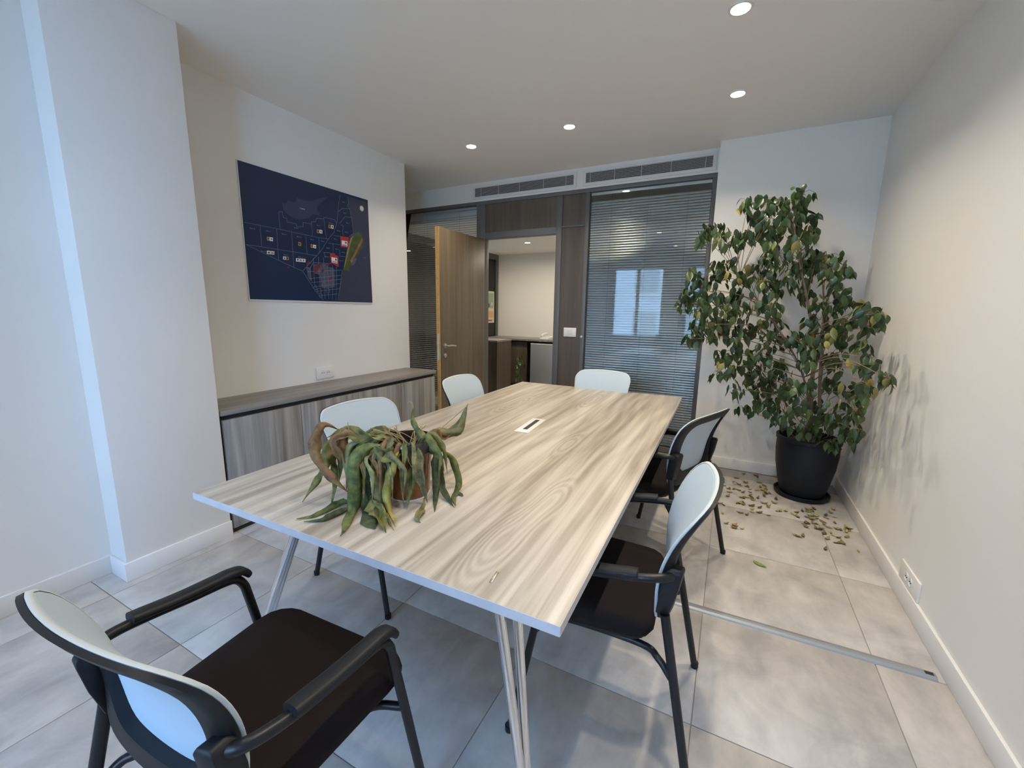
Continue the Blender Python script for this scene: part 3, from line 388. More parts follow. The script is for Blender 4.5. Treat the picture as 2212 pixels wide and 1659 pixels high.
# ------------------------------------------------------------------ downlights
def downlight(x, y, z, label, watt, ceil_col=LAMP_COL, group='ceiling downlights', spread=130):
    t = thing('downlight', label, 'downlight', (x, y, z), group=group)
    m = MB().lathe([(.040, -.001), (.043, -.006), (.053, -.005), (.056, 0), (.040, 0)], 28); m.obj('trim_ring', M_vent, t)
    MB().lathe([(0, -.0035), (.040, -.0035), (.040, -.001), (0, -.001)], 28).obj('lens', M_lens, t)
    l = bpy.data.lights.new('downlight_beam', 'AREA'); l.shape = 'DISK'; l.size = .07; l.energy = watt; l.color = ceil_col; l.spread = math.radians(spread)
    o = bpy.data.objects.new('downlight_beam', l); COL.objects.link(o); o.parent = t; o.location = (0, 0, -.008)
    return t
downlight(-2.187, 3.38, ZC, 'lit round downlight nearest the open door', LAMP_W)
downlight(-1.272, 3.368, ZC, 'lit round downlight in the middle of the back row', LAMP_W)
downlight(-.109, 3.368, ZC, 'lit round downlight in front of the potted tree', LAMP_W)
downlight(-.104, 2.489, ZC, 'lit round downlight cut by the top edge of the view', LAMP_W)
downlight(-.104, 1.61, ZC, 'round downlight overhead by the right chairs, above the view', LAMP_W)
downlight(-.104, .73, ZC, 'round downlight overhead near the viewer, above the view', LAMP_W)
downlight(-1.33, .44, ZC, 'round downlight overhead behind the view, mirrored in the glazing', LAMP_W*.35)
downlight(-1.25, -1.3, ZC, 'round downlight near the rear windows, mirrored in the glazing', LAMP_W*.3)

# ------------------------------------------------------------------ low cabinet run
def cab_unit(y0, y1, lab):
    t = thing('low_cabinet', lab, 'cabinet', ((XM+XC)/2+.0, (y0+y1)/2, 0), group='low cabinets under the map'); h = (y1-y0)/2; d0, d1 = XM-((XM+XC)/2), -.002+XC-((XM+XC)/2)
    box('carcass', M_dark, t, d0+.002, d1-.02, -h, h, .0, .758)
    n = 2; w = 2*h/n
    for k in range(n): box('door', M_cabv, t, d1-.02, d1, -h+k*w+.0025, -h+(k+1)*w-.0025, .035, .728, .001)
    return t
cab_unit(1.362, 2.40, 'grey brown low cabinet unit next to the white column')
cab_unit(2.40, 3.40, 'grey brown low cabinet unit next to the open door')
wt = thing('cabinet_worktop', 'long grey brown worktop over the low cabinets', 'worktop', ((XM+XC)/2, 2.385, .758))
box('board', M_cabt, wt, XM-((XM+XC)/2)+.002, XC-((XM+XC)/2)+.004, -1.03, 1.03, 0, .03, .0015)

def socket(name, label, cat, loc, rz, w, h, n, dx=0):
    # plate faces local -Y
    t = thing(name, label, cat, loc, rz)
    box('plate', M_plate, t, -w/2, w/2, -.01, 0, 0, h, .002)
    for k in range(n):
        cx = dx+(k-(n-1)/2)*.052
        m = MB().lathe([(.0, .002), (.017, .002), (.0185, .012), (.021, .0125), (.021, .009), (0, .009)], 24); m.v = [(cx+x, -z, h/2+y) for x, y, z in m.v]
        r = m.obj('socket_well', M_plate, t)
        for s in (-1, 1):
            q = MB().lathe([(0, 0), (.003, 0), (.003, .0035), (0, .0035)], 10); q.v = [(cx+s*.0085+x, -z-.0095, h/2+y) for x, y, z in q.v]
            q.obj('pin_hole', M_dark, r)
    return t
socket('wall_socket', 'white double wall socket above the low cabinet worktop', 'socket', (XM, 2.408, .812), PI/2, .175, .096, 2)
socket('wall_socket', 'white wall socket plate just above the right skirting board', 'socket', (XR, 2.523, .101), -PI/2, .234, .096, 2)

# ------------------------------------------------------------------ wall map
MW, MH = 1.143, .912
mp = thing('wall_map', 'large dark blue sea map with white edge on the left wall', 'map', (XM, 1.826, 1.455))
M_sea = plain('map_sea', (.0055, .020, .066), .32, var=.12, vscale=1.5)
M_white = plain('print_white', (.72, .72, .70), .5); M_line = plain('print_line', (.16, .20, .27), .4)
PC = {'red': plain('print_red', (.36, .022, .03), .4), 'redfield': plain('print_dark_red', (.17, .02, .035), .4), 'white': M_white, 'orange': plain('print_orange', (.52, .26, .05), .4),
      'dark': plain('print_dark', (.03, .03, .04), .4), 'greyline': plain('print_grey', (.30, .26, .26), .4)}
M_land = plain('print_land', (.040, .046, .085), .35); M_isle = plain('print_island', (.034, .048, .100), .35); M_pale = plain('print_pale', (.42, .50, .50), .4)
MCOL = {'lebanon': plain('print_green', (.055, .085, .03), .4, var=.35, vscale=12), 'range': plain('print_brown', (.26, .105, .055), .4, var=.25, vscale=20), 'coast': plain('print_ochre', (.25, .17, .05), .4, var=.3, vscale=20), 'bekaa': plain('print_mauve', (.09, .09, .16), .4)}
box('board', M_white, mp, 0, .007, -.006, MW+.006, -.012, MH+.003, .001)
box('printed_sheet', M_sea, mp, .007, .0074, 0, MW, 0, MH)
def flat(name, mat, polys, lay):
    m = MB()
    for p in polys: m.add([(.0074+.00025*lay, u, v) for u, v in p], [tuple(range(len(p)))])
    return m.obj(name, mat, mp)
def ribbon(p, w):
    out = []
    for (a, b), (c, d) in zip(p, p[1:]):
        dx, dy = c-a, d-b; l = math.hypot(dx, dy) or 1; nx, ny = -dy/l*w/2, dx/l*w/2; ex, ey = dx/l*w/2, dy/l*w/2
        out.append([(a-ex+nx, b-ey+ny), (a-ex-nx, b-ey-ny), (c+ex-nx, d+ey-ny), (c+ex+nx, d+ey+ny)])
    return out
flat('printed_land', M_land, [MAP_LAND], 1); flat('printed_island', M_isle, [MAP_ISLAND], 1)
for k, p in MAP_COLOUR: flat('printed_relief', MCOL[k], [p], 2+list(MCOL).index(k)*.5)
flat('printed_grey_area', plain('print_slate', (.07, .08, .13), .4), MAP_GREY, 2)
flat('printed_lines', M_line, [q for l in MAP_LINES for q in ribbon(l, .0028)], 3)
circ = lambda c, r, n=18: [(c[0]+r*math.cos(2*PI*k/n), c[1]+r*math.sin(2*PI*k/n)) for k in range(n)]
flat('printed_compass', M_pale, [circ(MAP_RINGS[0][0], .024)], 2); flat('printed_compass_core', M_white, [circ(MAP_RINGS[0][0], .017)], 3)
flat('printed_lines', M_line, [q for c, r in MAP_RINGS[1:] for q in ribbon(circ(c, r, 12)+[circ(c, r, 12)[0]], .0025)], 3)
for lay, cols in ((4, ('red', 'redfield')), (5, ('white', 'orange')), (6, ('dark', 'greyline'))):
    for c in cols:
        bx = [p for k, p in MAP_BOXES if k == c]
        if c == 'red': flat('printed_block', PC[c], bx[:2], 4); flat('printed_logo', PC[c], bx[2:], 6)
        elif c == 'redfield':
            for b_ in bx: flat('printed_field', PC[c], [b_], lay)
        else: flat('printed_' + {'redfield': 'field', 'white': 'logo', 'orange': 'logo', 'dark': 'logo_mark', 'greyline': 'logo_mark'}[c], PC[c], bx, lay)
def lettering(text, size, mat, parent, mat4, name='lettering'):
    c = bpy.data.curves.new('text', 'FONT'); c.body = text; c.size = size; o = bpy.data.objects.new('text', c); COL.objects.link(o)
    dg = bpy.context.evaluated_depsgraph_get(); me = bpy.data.meshes.new_from_object(o.evaluated_get(dg)); bpy.data.objects.remove(o)
    me.name = name; me.transform(mat4); me.materials.clear(); me.materials.append(mat)
    n = lk(bpy.data.objects.new(name, me)); n.parent = parent; return n
M_ink = plain('print_text', (.30, .33, .38), .5)
for (u, v), s, h in MAP_TEXT:
    lettering(s, h*(.62 if h > .015 else .95), M_white if h > .015 else M_ink, mp, Matrix(((0, 0, 1, .0092), (1, 0, 0, u), (0, 1, 0, v), (0, 0, 0, 1))))

# ------------------------------------------------------------------ conference table
TX, TY, TA = -.9905, 2.1405, .0136; HW, HL, TZ = .7036, 1.3927, .74
tb = thing('conference_table', 'long light wood grain conference table on chrome legs', 'table', (TX, TY, 0), TA)
box('tabletop', M_table, tb, -HW, HW, -HL, HL, TZ-.026, TZ, .001)
for y0, y1, x0, x1 in ((-HL-.0012, -HL, -HW, HW), (HL, HL+.0012, -HW, HW)): box('edge_band', M_tedge, tb, x0, x1, y0, y1, TZ-.0255, TZ-.0005)
for s in (-1, 1): box('edge_band', M_tedge, tb, min(s*HW, s*(HW+.0012)), max(s*HW, s*(HW+.0012)), -HL, HL, TZ-.0255, TZ-.0005)
m = MB()
for s in (-1, 1): m.box(min(s*.30, s*.34), max(s*.30, s*.34), -HL+.3, HL-.3, TZ-.066, TZ-.026)
for y in (-HL+.52, HL-.52): m.box(-.30, .30, y-.02, y+.02, TZ-.066, TZ-.026)
m.obj('under_frame', M_steel, tb)
for sx in (-1, 1):
    for sy in (-1, 1):
        f = (sx*(HW-.095), sy*(HL-.085), .004)
        m = MB()
        m.tube([f, (sx*(HW-(.33 if sx < 0 else .285)), sy*(HL-.21), TZ-.027)], [.013, .0165], 14)
        m.tube([(f[0]+sx*-.004, f[1]+sy*-.018, f[2]), (sx*(HW-(.275 if sx < 0 else .25)), sy*(HL-.275), TZ-.027)], [.013, .0165], 14)
        lg = m.obj('leg', M_chrome, tb)
        MB().lathe([(0, 0), (.024, 0), (.024, .006), (.014, .012), (0, .012)], 18, (f[0], f[1]-sy*.009, 0)).obj('foot_pad', M_blackp, lg)
cp = thing('cable_port', None, None); cp.parent = tb
cp.location = (-.0055, .032, TZ); cp.rotation_euler = (0, 0, .07)
box('port_plate', M_plate, cp, -.043, .043, -.157, .157, 0, .003, .001)
box('port_slot', M_dark, cp, -.012, .014, -.1, .125, .003, .0036)
sv = MB().box(-.0035, .0035, -.022, .022, 0, .003).obj('metal_sliver', M_steel, None, loc=(-.475, .835, TZ), bevel=.0008); sv.rotation_euler = (0, 0, .12)
tag(sv, 'tiny silver sliver lying near the front edge of the table', 'sliver')

# ------------------------------------------------------------------ chairs
def rounded(corners, rad, n=64, arch=0):
    # rounded polygon sampled evenly, starting at the middle of its first edge
    pts = []; k = len(corners)
    for i in range(k):
        p = Vector(corners[i]); a = (Vector(corners[i-1])-p); b = (Vector(corners[(i+1) % k])-p)
        r = rad[i]; an = a.normalized(); bn = b.normalized(); h = math.acos(max(-1, min(1, an.dot(bn))))/2; d = r/math.tan(h)
        c = p+(an+bn).normalized()*(r/math.sin(h)); p0 = p+an*d; p1 = p+bn*d
        a0 = math.atan2(*(p0-c).yx); a1 = math.atan2(*(p1-c).yx); da = (a1-a0+PI) % (2*PI)-PI
        pts += [c+Vector((math.cos(a0+da*t/6), math.sin(a0+da*t/6)))*r for t in range(7)]
    # rotate so that the list starts at middle of edge (last->first corner group)
    st = (pts[-1]+pts[0])/2; pts = [st]+pts+[st]
    L = [0]
    for p, q in zip(pts, pts[1:]): L.append(L[-1]+(q-p).length)
    out = []; j = 0
    for i in range(n):
        d = L[-1]*i/n
        while L[j+1] < d: j += 1
        t = (d-L[j])/max(1e-9, L[j+1]-L[j]); out.append(pts[j].lerp(pts[j+1], t))
    return out
BZ0, BZ1, BW = .515, .885, .248
def back_y(x, z):
    # nearly upright at the waist, leaning back toward the top, slightly hollow across
    return -.170-.115*max(0, (z-.6)/.3)**2+.028*(x/BW)**2
def arch(p):
    t = max(0, (p.y-BZ0)/(BZ1-BZ0)); return Vector((p.x, p.y+.02*t*t*(1-(p.x/BW)**2)))
out_c = [(-.2, BZ0), (.2, BZ0), (BW, BZ1), (-BW, BZ1)]
OUT = [arch(p) for p in rounded([out_c[3]]+out_c[:3], [.058, .03, .03, .058])]
INN = [arch(p) for p in rounded([(-.195, .845), (-.165, .575), (.165, .575), (.195, .845)], [.05, .09, .09, .05])]
def shell(outline, y_off, inset=0):
    c = Vector((0, .70)); o = []
    for p in outline:
        q = c+(p-c)*(1-inset/(p-c).length); o.append((q.x, back_y(q.x, q.y)+y_off, q.y))
    return o
def disc(m, outline, y_off, inset, flip):
    c = Vector((0, .70)); n = len(outline); R = []
    for t in (1, .85, .66, .45, .22):
        R.append([])
        for p in outline:
            e = c+(p-c)*(1-inset/(p-c).length); q = c+(e-c)*t; R[-1].append((q.x, back_y(q.x, q.y)+y_off, q.y))
    vs = [p for r in R for p in r]+[(0, back_y(0, .70)+y_off, .70)]; fs = []
    for i in range(4):
        for j in range(n):
            k = (j+1) % n; fs.append((i*n+j, i*n+k, (i+1)*n+k, (i+1)*n+j))
    for j in range(n): fs.append((4*n+j, 4*n+(j+1) % n, 5*n))
    m.add(vs, fs, True)
def make_chair():
    t = thing('meeting_chair', 'x', 'chair')
    # upholstered mesh pad with its stitched border
    m = MB(); disc(m, OUT, .010, .010, False); m.rings([shell(OUT, .010, .010), shell(OUT, .006, .004)], False); 
    pad = m.obj('backrest', M_mesh, t, sharp=60)
    m = MB(); disc(m, INN, -.004, -.02, True); m.obj('backrest_lining', M_mesh, pad, sharp=60)
    m = MB(); m.rings([shell(OUT, .0098, .006), shell(OUT, .0105, .003), shell(OUT, .0085, .0), shell(OUT, .003, -.0005), shell(OUT, .001, .002)], False); m.obj('border', M_piping, pad, sharp=60)
    # black plastic frame with its opening
    def rear(p, k=0):
        tt = max(0, min(1, (p.y-BZ0)/(BZ1-BZ0))); return -.013-.02*(1-tt)**1.3-k
    m = MB(); n = len(OUT)
    o1 = [(p.x, back_y(p.x, p.y)+.001, p.y) for p in OUT]; o2 = [(p.x*.985, back_y(p.x, p.y)+rear(p)*.7, p.y) for p in OUT]
    mid = [o.lerp(i_, .35) for o, i_ in zip(OUT, INN)]; o3 = [(p.x, back_y(p.x, p.y)+rear(p), p.y) for p in mid]
    i3 = [(p.x, back_y(p.x, p.y)+rear(p)*.95, p.y) for p in INN]; i1 = [(p.x, back_y(p.x, p.y)-.003, p.y) for p in INN]
    R = [o1, o2, o3, i3, i1]; m.rings(R+[o1], False); m.obj('back_frame', M_blackp, t, sharp=50)
    # seat cushion
    sc = [(-.225, -.145), (.225, -.145), (.252, .272), (-.252, .272)]
    so = rounded([sc[3]]+sc[:3], [.07, .06, .06, .07], 56); c0 = Vector((0, .06)); m = MB(); R = []; SZ = .02
    for z, s in ((.424, .86), (.430, .955), (.447, .995), (.463, 1.0), (.478, .98), (.487, .93), (.492, .8), (.493, .5), (.491, .2)):
        R.append([(c0.x+(p.x-c0.x)*s, c0.y+(p.y-c0.y)*s, z+SZ-(.010*max(0, (p.y*s-.13)/.14)**2)) for p in so])
    m.rings(R); m.obj('seat', M_seat, t, sharp=70)
    m = MB(); m.rings([[(p.x*.9, .006+p.y*.9, z+SZ) for p in so] for z in (.412, .428)]); m.obj('seat_pan', M_blackp, t)
    for s in (-1, 1):
        # front leg runs on upward into the arm rest tube
        p = [(s*.277, .283, .004), (s*.269, .203, .42), (s*.266, .172, .575), (s*.266, .162, .615), (s*.266, .142, .642), (s*.266, .108, .652), (s*.266, .04, .660), (s*.266, -.07, .676), (s*.258, -.135, .685), (s*.240, -.172, .686), (s*.208, -.188, .682)]
        fl = MB().tube(p[:2]+curve(p[1:], 4)[1:], .0122, 14).obj('leg', M_blackm, t)
        MB().lathe([(0, 0), (.013, 0), (.0145, .004), (.0145, .022), (0, .022)], 14, (s*.277, .283, 0)).obj('foot_cap', M_blackp, fl)
        p = [(s*.275, -.283, .004), (s*.222, -.172, .56)]
        rl = MB().tube(p, [.0125, .0135], 14).obj('leg', M_blackm, t)
        MB().lathe([(0, 0), (.013, 0), (.0145, .004), (.0145, .022), (0, .022)], 14, (s*.275, -.283, 0)).obj('foot_cap', M_blackp, rl)
        MB().tube(curve([(s*.232, -.203, .37), (s*.215, -.165, .405), (s*.185, -.11, .412), (s*.18, .1, .412), (s*.20, .17, .410), (s*.268, .206, .405)], 5), .0105, 12).obj('side_rail', M_blackm, t)
        # arm pad
        pr = [(-.9, -.5), (.9, -.5), (1.06, -.3), (1.1, .05), (.95, .35), (.6, .52), (-.6, .52), (-.95, .35), (-1.1, .05), (-1.06, -.3)]
        MB().tube(curve([(s*.266, .176, .640), (s*.266, .160, .660), (s*.266, .13, .6695), (s*.266, .09, .6725), (s*.266, .0, .680), (s*.266, -.095, .694)], 4), [.017]+[.019]*19+[.018], prof=pr, up=(0, 0, 1)).obj('arm_pad', M_blackp, t, sharp=65)
        # bracket joining arm, leg and back
        m = MB(); m.rings([[(s*x, y, z) for x, y, z in q] for q in (
            [(.190, -.185, .555), (.222, -.180, .555), (.222, -.145, .555), (.192, -.15, .555)],
            [(.188, -.205, .63), (.230, -.198, .63), (.230, -.152, .63), (.192, -.16, .63)],
            [(.190, -.216, .695), (.232, -.208, .695), (.231, -.165, .695), (.194, -.172, .695)],
            [(.197, -.212, .706), (.224, -.206, .705), (.222, -.178, .705), (.199, -.182, .706)])], smooth=False)
        m.obj('bracket', M_blackp, t, bevel=.004)
    return t
def dup(root, loc, rz):
    r = root.copy(); lk(r); r.location = loc; r.rotation_euler = (0, 0, rz)
    for ch in list(root.children):
        c = ch.copy(); lk(c); c.parent = r
        for g in ch.children:
            d = g.copy(); lk(d); d.parent = c
    return r
CH = [((-.91, .47, 0), math.radians(3), 'black meeting chair in the left foreground seen from behind'),
      ((-.278, 1.362, 0), PI/2+math.radians(3), 'black meeting chair with pale blue back nearest the viewer on the right side of table'),
      ((-.29, 2.455, 0), PI/2-math.radians(21), 'black meeting chair on the right side of table nearest the potted tree'),
      ((-1.535, 1.575, 0), -PI/2-math.radians(6), 'pale backed meeting chair behind the withered plant, left side of table'),
      ((-1.57, 2.63, 0), -PI/2, 'pale backed meeting chair in front of the open door, left side of table'),
      ((-.95, 3.31, 0), PI, 'pale backed meeting chair at the far end of table')]
proto = make_chair()
for i, (l, r, lab) in enumerate(CH):
    c = proto if i == 0 else dup(proto, l, r)
    c.location = l; c.rotation_euler = (0, 0, r); tag(c, lab, 'chair', 'meeting chairs around the table')

# ------------------------------------------------------------------ floor cable trunking
ct = thing('cable_trunking', 'thin grey aluminium cable cover across the floor to the right wall', 'cable cover', (-.25, 2.02, 0), math.radians(1.6))
pr = [(-.026, 0), (-.022, .006), (-.012, .011), (0, .0125), (.012, .011), (.022, .006), (.026, 0)]
m = MB(); m.rings([[(x, y, z) for y, z in pr] for x in (0, 1.09)], smooth=False); m.obj('cover', M_alu, ct)
m = MB().box(1.055, 1.082, -.008, .008, .0125, .0132); m.obj('end_hole', M_dark, ct)

# ------------------------------------------------------------------ potted ficus
FX, FY = .60, 3.83
M_fic = leaf_mat('ficus_leaf', [(0, (.018, .040, .017)), (.42, (.034, .070, .024)), (.70, (.072, .11, .032)), (.85, (.13, .15, .04)), (.94, (.24, .20, .055)), (1.0, (.38, .31, .07))], .35, scale=18)  # yellow end of the ramp also stands for leaves lit yellowish
M_fics = leaf_mat('ficus_leaf_mass', [(0.2, (.018, .042, .017)), (.5, (.036, .074, .024)), (.75, (.08, .115, .032)), (.95, (.28, .23, .055))], .35, rnd=0, within=1.6, scale=9)
fic = thing('potted_fig_tree', 'tall weeping fig tree with glossy green leaves in a dark pot', 'potted tree', (FX, FY, 0))
MB().lathe([(.130, .03), (.150, .035), (.172, .12), (.196, .25), (.206, .36), (.205, .445), (.212, .450), (.214, .478), (.196, .480), (.190, .44), (.188, .40), (0, .40)], 48).obj('pot', M_potn, fic)
MB().lathe([(0, .0), (.165, .0), (.182, .012), (.188, .036), (.180, .037), (.172, .018), (0, .016)], 48).obj('saucer', M_potn, fic)
m = MB().lathe([(.19, .41), (.17, .425), (.08, .435), (0, .437)], 32); m.obj('soil', M_soil, fic)
trunks = [[(0, 0, .42), (-.01, -.02, .62), (-.03, -.04, .85), (-.05, -.06, 1.15), (-.12, -.08, 1.45), (-.22, -.1, 1.8), (-.3, -.1, 2.12)],
          [(.03, .01, .42), (.04, -.02, .65), (.01, -.05, .95), (-.02, -.09, 1.3), (-.05, -.12, 1.55), (-.10, -.12, 1.78)],
          [(-.03, .01, .42), (-.03, -.04, .7), (-.12, -.1, 1.0), (-.27, -.14, 1.25), (-.45, -.16, 1.5), (-.62, -.16, 1.72)]]
TP = []
for k, p in enumerate(trunks):
    c = curve(p, 5); n = len(c); r = [(.021-.006*k)*(1-.9*(i/n)**.8)+.0016 for i in range(n)]
    MB().tube(c, r, 9).obj('trunk', M_bark, fic); TP += c
leaf_v = []
def leaf_mesh(name, L, W, droop, fold, mat):
    # pointed oval, midrib folded, base at origin, tip along -Z, face toward -Y
    prof = [(0, .04), (.09, .5), (.24, .92), (.40, 1.0), (.56, .84), (.70, .5), (.80, .2), (.90, .07), (1, .0)]; v = []; f = []
    for t, w in prof:
        z = -L*t; y = -droop*L*math.sin(PI*t*.9)
        v += [(-W/2*w, y-fold*w*W, z), (0, y, z), (W/2*w, y-fold*w*W, z)]
    for i in range(len(prof)-1):
        a = i*3; f += [(a, a+1, a+4, a+3), (a+1, a+2, a+5, a+4)]
    me = bpy.data.meshes.new(name); me.from_pydata(v, [], f); me.polygons.foreach_set('use_smooth', [True]*len(f)); me.materials.append(mat); return me
LM = [leaf_mesh('leaf', .096, .047, .10, -.18, M_fic), leaf_mesh('leaf', .086, .045, .16, -.12, M_fic), leaf_mesh('leaf', .104, .045, .06, -.25, M_fic)]
rng = random.Random(4)
leaves = []; twig = MB(); limbs = 0
for ci, (x, y, z, r) in enumerate(CLUSTERS):
    c = Vector((x-FX, y-FY, z))
    # limb from the nearest suitable trunk point below
    best = min(TP, key=lambda q: (q-(c+Vector((0, 0, -.22)))).length+(.5 if q.z > c.z-.02 and q.z > .6 else 0))
    d = c-best; midp = best+d*.5+Vector((0, 0, .10*d.length)); path = curve([best, midp, c+Vector((0, 0, .03))], 5)
    if d.length > .42 and limbs < 26:
        limbs += 1; MB().tube(path, [.0042*(1-.65*i/len(path)) for i in range(len(path))], 6).obj('branch', M_bark, fic)
    else: twig.tube(path, [.0026*(1-.5*i/len(path)) for i in range(len(path))], 5)
    n = int(7+(r/.08)**2*14.0)
    for k in range(n):
        while True:
            q = Vector((rng.uniform(-1, 1), rng.uniform(-1, 1), rng.uniform(-1, 1)))
            if q.length < 1: break
        p = c+Vector((q.x*r*1.12, q.y*r*1.5, q.z*r*1.05+.035))
        if p.x+FX > XR-.05: p.x = XR-.05-FX-rng.random()*.05
        if p.y+FY > YP-.06: p.y = YP-.06-FY-rng.random()*.05
        out = Vector((p.x+.15, p.y, 0)); az = math.atan2(out.y, out.x)+PI/2+rng.gauss(0, .9)
        if rng.random() < .45: az = rng.gauss(-.35, .8)      # many leaves turn toward the room and its windows
        tilt = rng.gauss(.32, .36)
        leaves.append((p, (-tilt if False else tilt, rng.gauss(0, .25), az), rng.uniform(.66, 1.04), rng.randrange(3)))
        if k % 3 == 0: twig.tube([c+Vector((0, 0, .03)), (c+p)/2+Vector((0, 0, .03)), p], [.0016, .0013, .001], 4)
tw = twig.obj('twigs', M_bark, fic); tag(tw, kind='stuff')
# the 300 leaves nearest the viewer are separate, the rest one leaf mass
cl = Vector((0, 0, CAM_H))
leaves.sort(key=lambda l: (l[0]+Vector((FX, FY, 0))-cl).length)
for p, r, s, k in leaves[:300]: instance(LM[k], 'leaf', fic, p, r, s)
mass = MB()
from mathutils import Euler
for p, r, s, k in leaves[300:]:
    mt = Matrix.Translation(p) @ Euler(r).to_matrix().to_4x4() @ Matrix.Scale(s, 4); me = LM[k]
    mass.add([mt @ v.co for v in me.vertices], [tuple(q.vertices) for q in me.polygons], True)
me = bpy.data.meshes.new('foliage'); me.from_pydata(mass.v, [], mass.f); me.polygons.foreach_set('use_smooth', [True]*len(me.polygons)); me.materials.append(M_fics)
o = lk(bpy.data.objects.new('foliage', me)); o.parent = fic; tag(o, kind='stuff')

# fallen fig leaves on the floor around the pot
M_fall = leaf_mat('fallen_leaf', [(0, (.10, .06, .03)), (.35, (.16, .12, .045)), (.7, (.23, .19, .06)), (1, (.36, .32, .11))], .6, scale=20)
M_fallg = plain('fallen_green_leaf', (.20, .26, .07), .5); M_fallo = plain('fallen_orange_leaf', (.40, .16, .06), .6)
def flat_leaf(name, L, W, curl, mat):
    prof = [(0, .06), (.2, .75), (.45, 1.0), (.7, .72), (.9, .25), (1, .02)]; v = []; f = []
    for t, w in prof:
        x = L*(t-.5); zc = curl*L*(t-.5)**2*2
        v += [(x, -W/2*w, .0015+zc+.25*curl*W*w), (x, 0, .0015+zc), (x, W/2*w, .0015+zc+.25*curl*W*w)]
    n = len(v); v += [(a, b, c+.0008) for a, b, c in v]
    for i in range(len(prof)-1):
        a = i*3
        for (p, q) in ((0, 1), (1, 2)): f += [(a+q, a+p, a+p+3, a+q+3), (n+a+p, n+a+q, n+a+q+3, n+a+p+3)]
    me = bpy.data.meshes.new(name); me.from_pydata(v, [], f); me.polygons.foreach_set('use_smooth', [True]*len(f)); me.materials.append(mat); return me
FL = [flat_leaf('fallen_leaf', .066, .034, c, M_fall) for c in (.25, .5, .8)]
spots = []
rng = random.Random(21)
def ok(x, y): return x < XR-.06 and y < YP-.06 and (x-FX)**2+(y-FY)**2 > .235**2
while len(spots) < 95:
    x = rng.gauss(.16, .20); y = rng.gauss(3.72, .28)
    if ok(x, y) and x > -.2 and y > 3.0: spots.append((x, y))
while len(spots) < 135:
    x = rng.gauss(.66, .12); y = rng.gauss(3.33, .13)
    if ok(x, y) and y > 2.8: spots.append((x, y))
while len(spots) < 165:
    x = rng.uniform(-.05, .8); y = rng.uniform(2.95, 3.6)
    if ok(x, y): spots.append((x, y))
for i, (x, y) in enumerate(spots):
    o = instance(FL[rng.randrange(3)], 'fallen_leaf', None, (x, y, 0), (0, 0, rng.uniform(0, 2*PI)), rng.uniform(.45, .85))
    if y > 3.8: tag(o, 'small dry fallen leaf close to the back skirting board left of the dark pot', 'leaf', 'fallen leaves by the back skirting board')
    elif x > .48: tag(o, 'small dry fallen leaf in front of the dark pot toward the right wall', 'leaf', 'fallen leaves in front of the pot')
    else: tag(o, 'small dry fallen leaf scattered on the floor between the chairs and the dark pot', 'leaf', 'fallen leaves left of the pot')
o = lk(bpy.data.objects.new('fallen_leaf', flat_leaf('green_leaf', .075, .034, .2, M_fallg))); o.location = (.262, 2.585, 0); o.rotation_euler = (0, 0, -.5)
tag(o, 'lone yellow green fallen leaf on the open floor beside the chairs', 'leaf')
o = lk(bpy.data.objects.new('fallen_leaf', flat_leaf('orange_leaf', .05, .03, .6, M_fallo))); o.location = (.135, 3.02, 0); o.rotation_euler = (0, 0, .9)
tag(o, 'small orange fallen leaf on the floor behind the chair leg', 'leaf')

# ------------------------------------------------------------------ withered plant on the table
DX, DY = -.995, 1.115
M_glaze = plain('amber_glaze', (.17, .052, .012), .14, var=.5, vscale=14, spec=.6); M_rim = plain('dark_glaze', (.028, .022, .024), .12, spec=.7)
wp = thing('withered_plant', 'withered leafy plant in an amber glazed pot on the table', 'potted plant', (DX, DY, TZ))
MB().lathe([(0, .004), (.070, .004), (.074, .012), (.079, .09), (.087, .165), (.089, .172), (.080, .172), (.072, .10), (0, .10)], 40).obj('pot', M_glaze, wp)
MB().lathe([(.0875, .168), (.094, .172), (.097, .188), (.097, .205), (.093, .212), (.086, .212), (.084, .20), (.081, .172)], 40).obj('pot_rim', M_rim, wp)
MB().lathe([(0, 0), (.074, 0), (.076, .004), (0, .004)], 32).obj('pot_base', M_plate, wp)
MB().lathe([(.079, .165), (.05, .176), (0, .18)], 24).obj('soil', M_soil, wp)
hnd = MB().tube(curve([(-.06, -.072, .165), (-.045, -.092, .14), (-.01, -.098, .118), (.02, -.095, .113)], 5), .008, 8).obj('twine', plain('twine', (.28, .18, .09), .9, bump=.8, bscale=300), wp)
DC = {'brown': [(.2, (.10, .045, .025)), (.5, (.19, .09, .045)), (.85, (.22, .14, .06))], 'olive': [(.2, (.055, .065, .022)), (.5, (.12, .13, .045)), (.85, (.19, .18, .075))],
      'green': [(.15, (.035, .055, .022)), (.5, (.085, .115, .045)), (.72, (.13, .155, .062)), (.9, (.20, .155, .075))], 'palegreen': [(.2, (.08, .11, .06)), (.5, (.15, .19, .11)), (.85, (.21, .23, .15))],
      'greygreen': [(.15, (.05, .058, .035)), (.5, (.12, .13, .08)), (.7, (.18, .175, .11)), (.9, (.20, .13, .07))], 'darkgreen': [(.2, (.018, .032, .018)), (.5, (.04, .06, .03)), (.85, (.08, .10, .05))],
      'yellowgreen': [(.2, (.15, .16, .045)), (.5, (.26, .27, .09)), (.85, (.34, .32, .14))]}
DC = {k: [(p, (min(1, c[0]*(.95 if k == 'brown' else 1.2)), c[1]*1.1, c[2]*(1 if k == 'brown' else .82))) for p, c in v] for k, v in DC.items()}
DM = {k: leaf_mat('withered_' + k, v, .75, rnd=0, within=1.7, scale=38) for k, v in DC.items()}
rng = random.Random(3)
EXTRA = []
